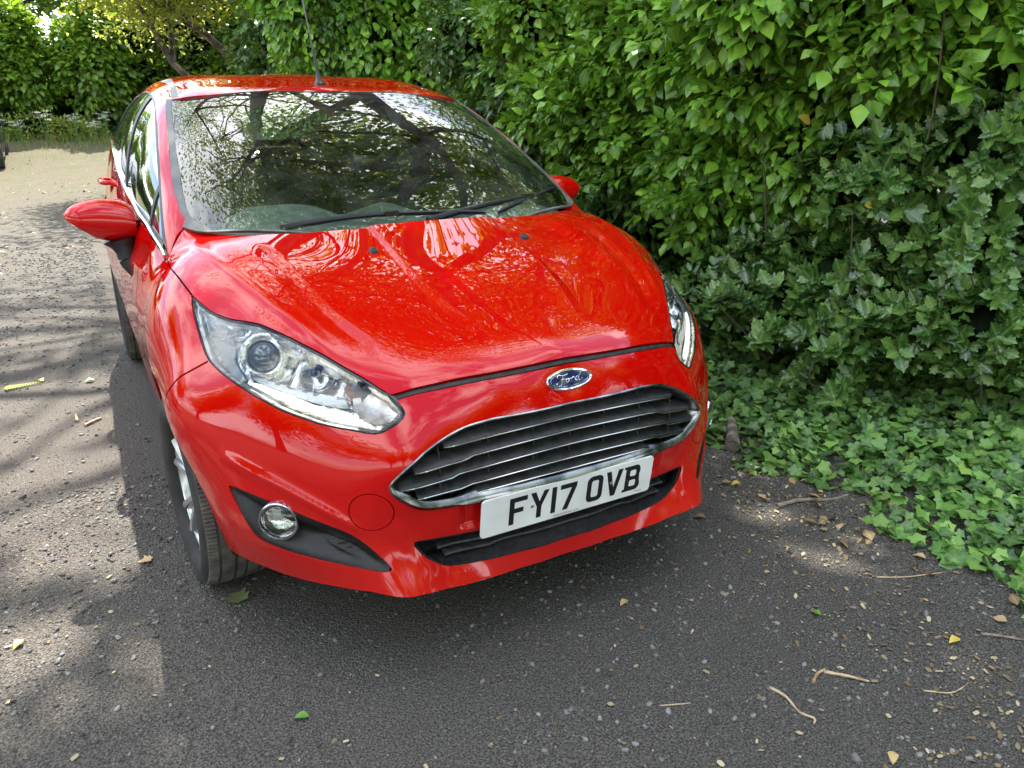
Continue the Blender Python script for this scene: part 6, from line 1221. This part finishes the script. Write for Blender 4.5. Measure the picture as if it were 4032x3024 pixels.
FLV=[(-.763,.596,.085,'olive three-lobed leaf lying below the front tyre',MP,M_olv,20),(-.722,.041,.045,'small green leaf alone on the tarmac at the bottom centre',OV,M_grn,60),(.637,-.287,.040,'round green leaf on the tarmac right of centre',OV,M_grn,10),(.86,-.55,.045,'folded yellow leaf near the right edge',OV,L_yel,80),(.367,-.715,.042,'orange-yellow leaf at the bottom edge right of centre',OV,M_tan,130),(.728,.281,.055,'brown leaf beside the right bumper corner',OV,M_brn,40),(1.154,-.254,.05,'tan curled leaf under the tip of the ground ivy',OV,M_tan,15),(-.973,.941,.05,'orange leaf left of the front tyre',MP,M_tan,75),(-1.306,.672,.045,'pale yellow leaf near the left edge',OV,L_yel,140),(-.603,2.753,.10,'wilted green leaf in the car shadow',OV,M_olv,120),(-1.285,3.09,.07,'yellow leaf by the fern frond at the left edge',OV,L_yel,30),(-1.06,2.95,.07,'yellow-green leaf just right of the fern frond',OV,M_grn,100),(.20,.02,.04,'small dry tan leaf in front of the number plate',OV,M_tan,100),(1.02,.40,.05,'yellow-brown leaf by the dead branch',OV,L_yel,70)]
for x,y,s_,lb,T,mt,a in FLV:
    s_*=.78; V=[Matrix.Rotation(R(a),3,'Z')@Vector((v[0]*s_,(v[1]-.5)*s_,v[2]*s_*1.6+.004+.25*s_*v[0]**2)) for v in T[0]]; o=mesh('fallen_leaf',V,T[1],mt,None,True); o.location=(x,y,float(gz(x,y))+.004); tag(o,lb,'leaf')
STK=[([(.302,-.428),(.31,-.47),(.300,-.52),(.312,-.552),(.300,-.562)],.0055,'pale peeled twig bent near its lower end',M_wood),([(.409,-.468),(.44,-.455),(.472,-.452)],.0065,'short pale stick, left one of the crossed pair',M_wood),([(.462,-.456),(.50,-.50),(.53,-.535)],.0065,'pale brown stick, right one of the crossed pair',M_wood),([(.944,-.254),(1.02,-.30),(1.15,-.341)],.0035,'long thin straw-coloured stalk below the sun patch',M_wood),([(1.02,.201),(1.12,.19),(1.22,.14),(1.30,.129)],.012,'thick dead branch poking out of the ground ivy',M_dead),([(.951,-.566),(.985,-.60),(1.03,-.645)],.006,'grey-brown twig at the right edge',M_dead),([(-1.102,2.281),(-1.07,2.31),(-1.033,2.345)],.011,'bleached stick on the sunlit grit left of the car',M_wood),([(-1.13,2.36),(-1.135,2.45)],.010,'short upright-lying stick stub by the bleached stick',M_wood),([(.62,-.62),(.67,-.66),(.74,-.66)],.003,'thin curved stalk near the bottom right',M_wood),([(.03,-.34),(.07,-.36),(.10,-.37)],.0025,'thin pale stalk below the centre of the bumper',M_wood)]
for P,r_,lb,mt in STK:
    c=P[0]; r_*=.6; mb=MB(); C_=catmull([(a-c[0],b_-c[1],r_+.002*(i%2)) for i,(a,b_) in enumerate(P)],4); mb.tube(C_,[r_*(1.1-.4*i/len(C_)+.15*math.sin(i*2.3)) for i in range(len(C_))],7); o=mb.build('stick',mt); o.location=(c[0],c[1],float(gz(*c))); tag(o,lb,'stick')
mb=MB(); mb.tube(catmull([(0,0,.03),(.06,.06,.045),(.12,.13,.06),(.17,.20,.06)],4),[.030,.031,.030,.028,.026,.025,.024,.022,.021,.020,.018,.016,.014],12); lg=mb.build('log',M_dead); lg.location=(1.215,.62,float(gz(1.215,.62))); tag(lg,'sawn grey log end poking out of the ivy beside the bumper','log')
# fern frond at the left edge
fr=empty('fern_frond',(-1.44,3.03,float(gz(-1.44,3.03)))); tag(fr,'yellow-green fern frond on the grit at the left edge','fern'); mb=MB(); mb.tube([(0,0,.01),(.16,.02,.012)],.002,4); mb.build('stalk',M_grn,fr)
P=[];A_=[]; 
for k in range(14):
    for s_ in (-1,1): P.append((.012*k,.0015*k,.012)); A_.append((.35,s_,0))
scatter('leaflets',([(-.14,0,0),(.14,0,0),(.08,.7,0),(0,1,0),(-.08,.7,0)],[(0,1,2,3,4)]),np.array(P),np.array([.045*(1-.05*(k//2)) for k in range(28)]),unit(np.array(A_,float)),np.tile([0,0,1.],(28,1)),L_yg,fr)
# ---------------------------------------------------------------- other parked cars (same body, other paint)
def repaint(src,paint_,loc,rz,label,cat='car',skip=('number_plate',)):
    r=src.copy(); sc.collection.objects.link(r); r.location=loc; r.rotation_euler=(0,0,rz); r['label']=label; r['category']=cat
    def cp(o,par):
        if o.name.split('.')[0] in skip+('grille_rib','bar_trim','letter','shell_liner'): return
        c=o.copy(); sc.collection.objects.link(c); c.parent=par
        if c.type=='MESH':
            for s_ in c.material_slots:
                if s_.material==M_red: s_.link='OBJECT'; s_.material=paint_
        for g in o.children: cp(g,c)
    for o in list(src.children): cp(o,r)
    return r
repaint(car,paint('dark grey paint',(.02,.022,.025)),(-3.0,19.3,float(gz(-3.3,20))),0,'dark grey car cut off by the left edge of the picture')
repaint(car,paint('silver paint',(.42,.44,.46)),(-4.6,3.2,0),R(0),'silver hatchback parked out of frame to the left of the red one')
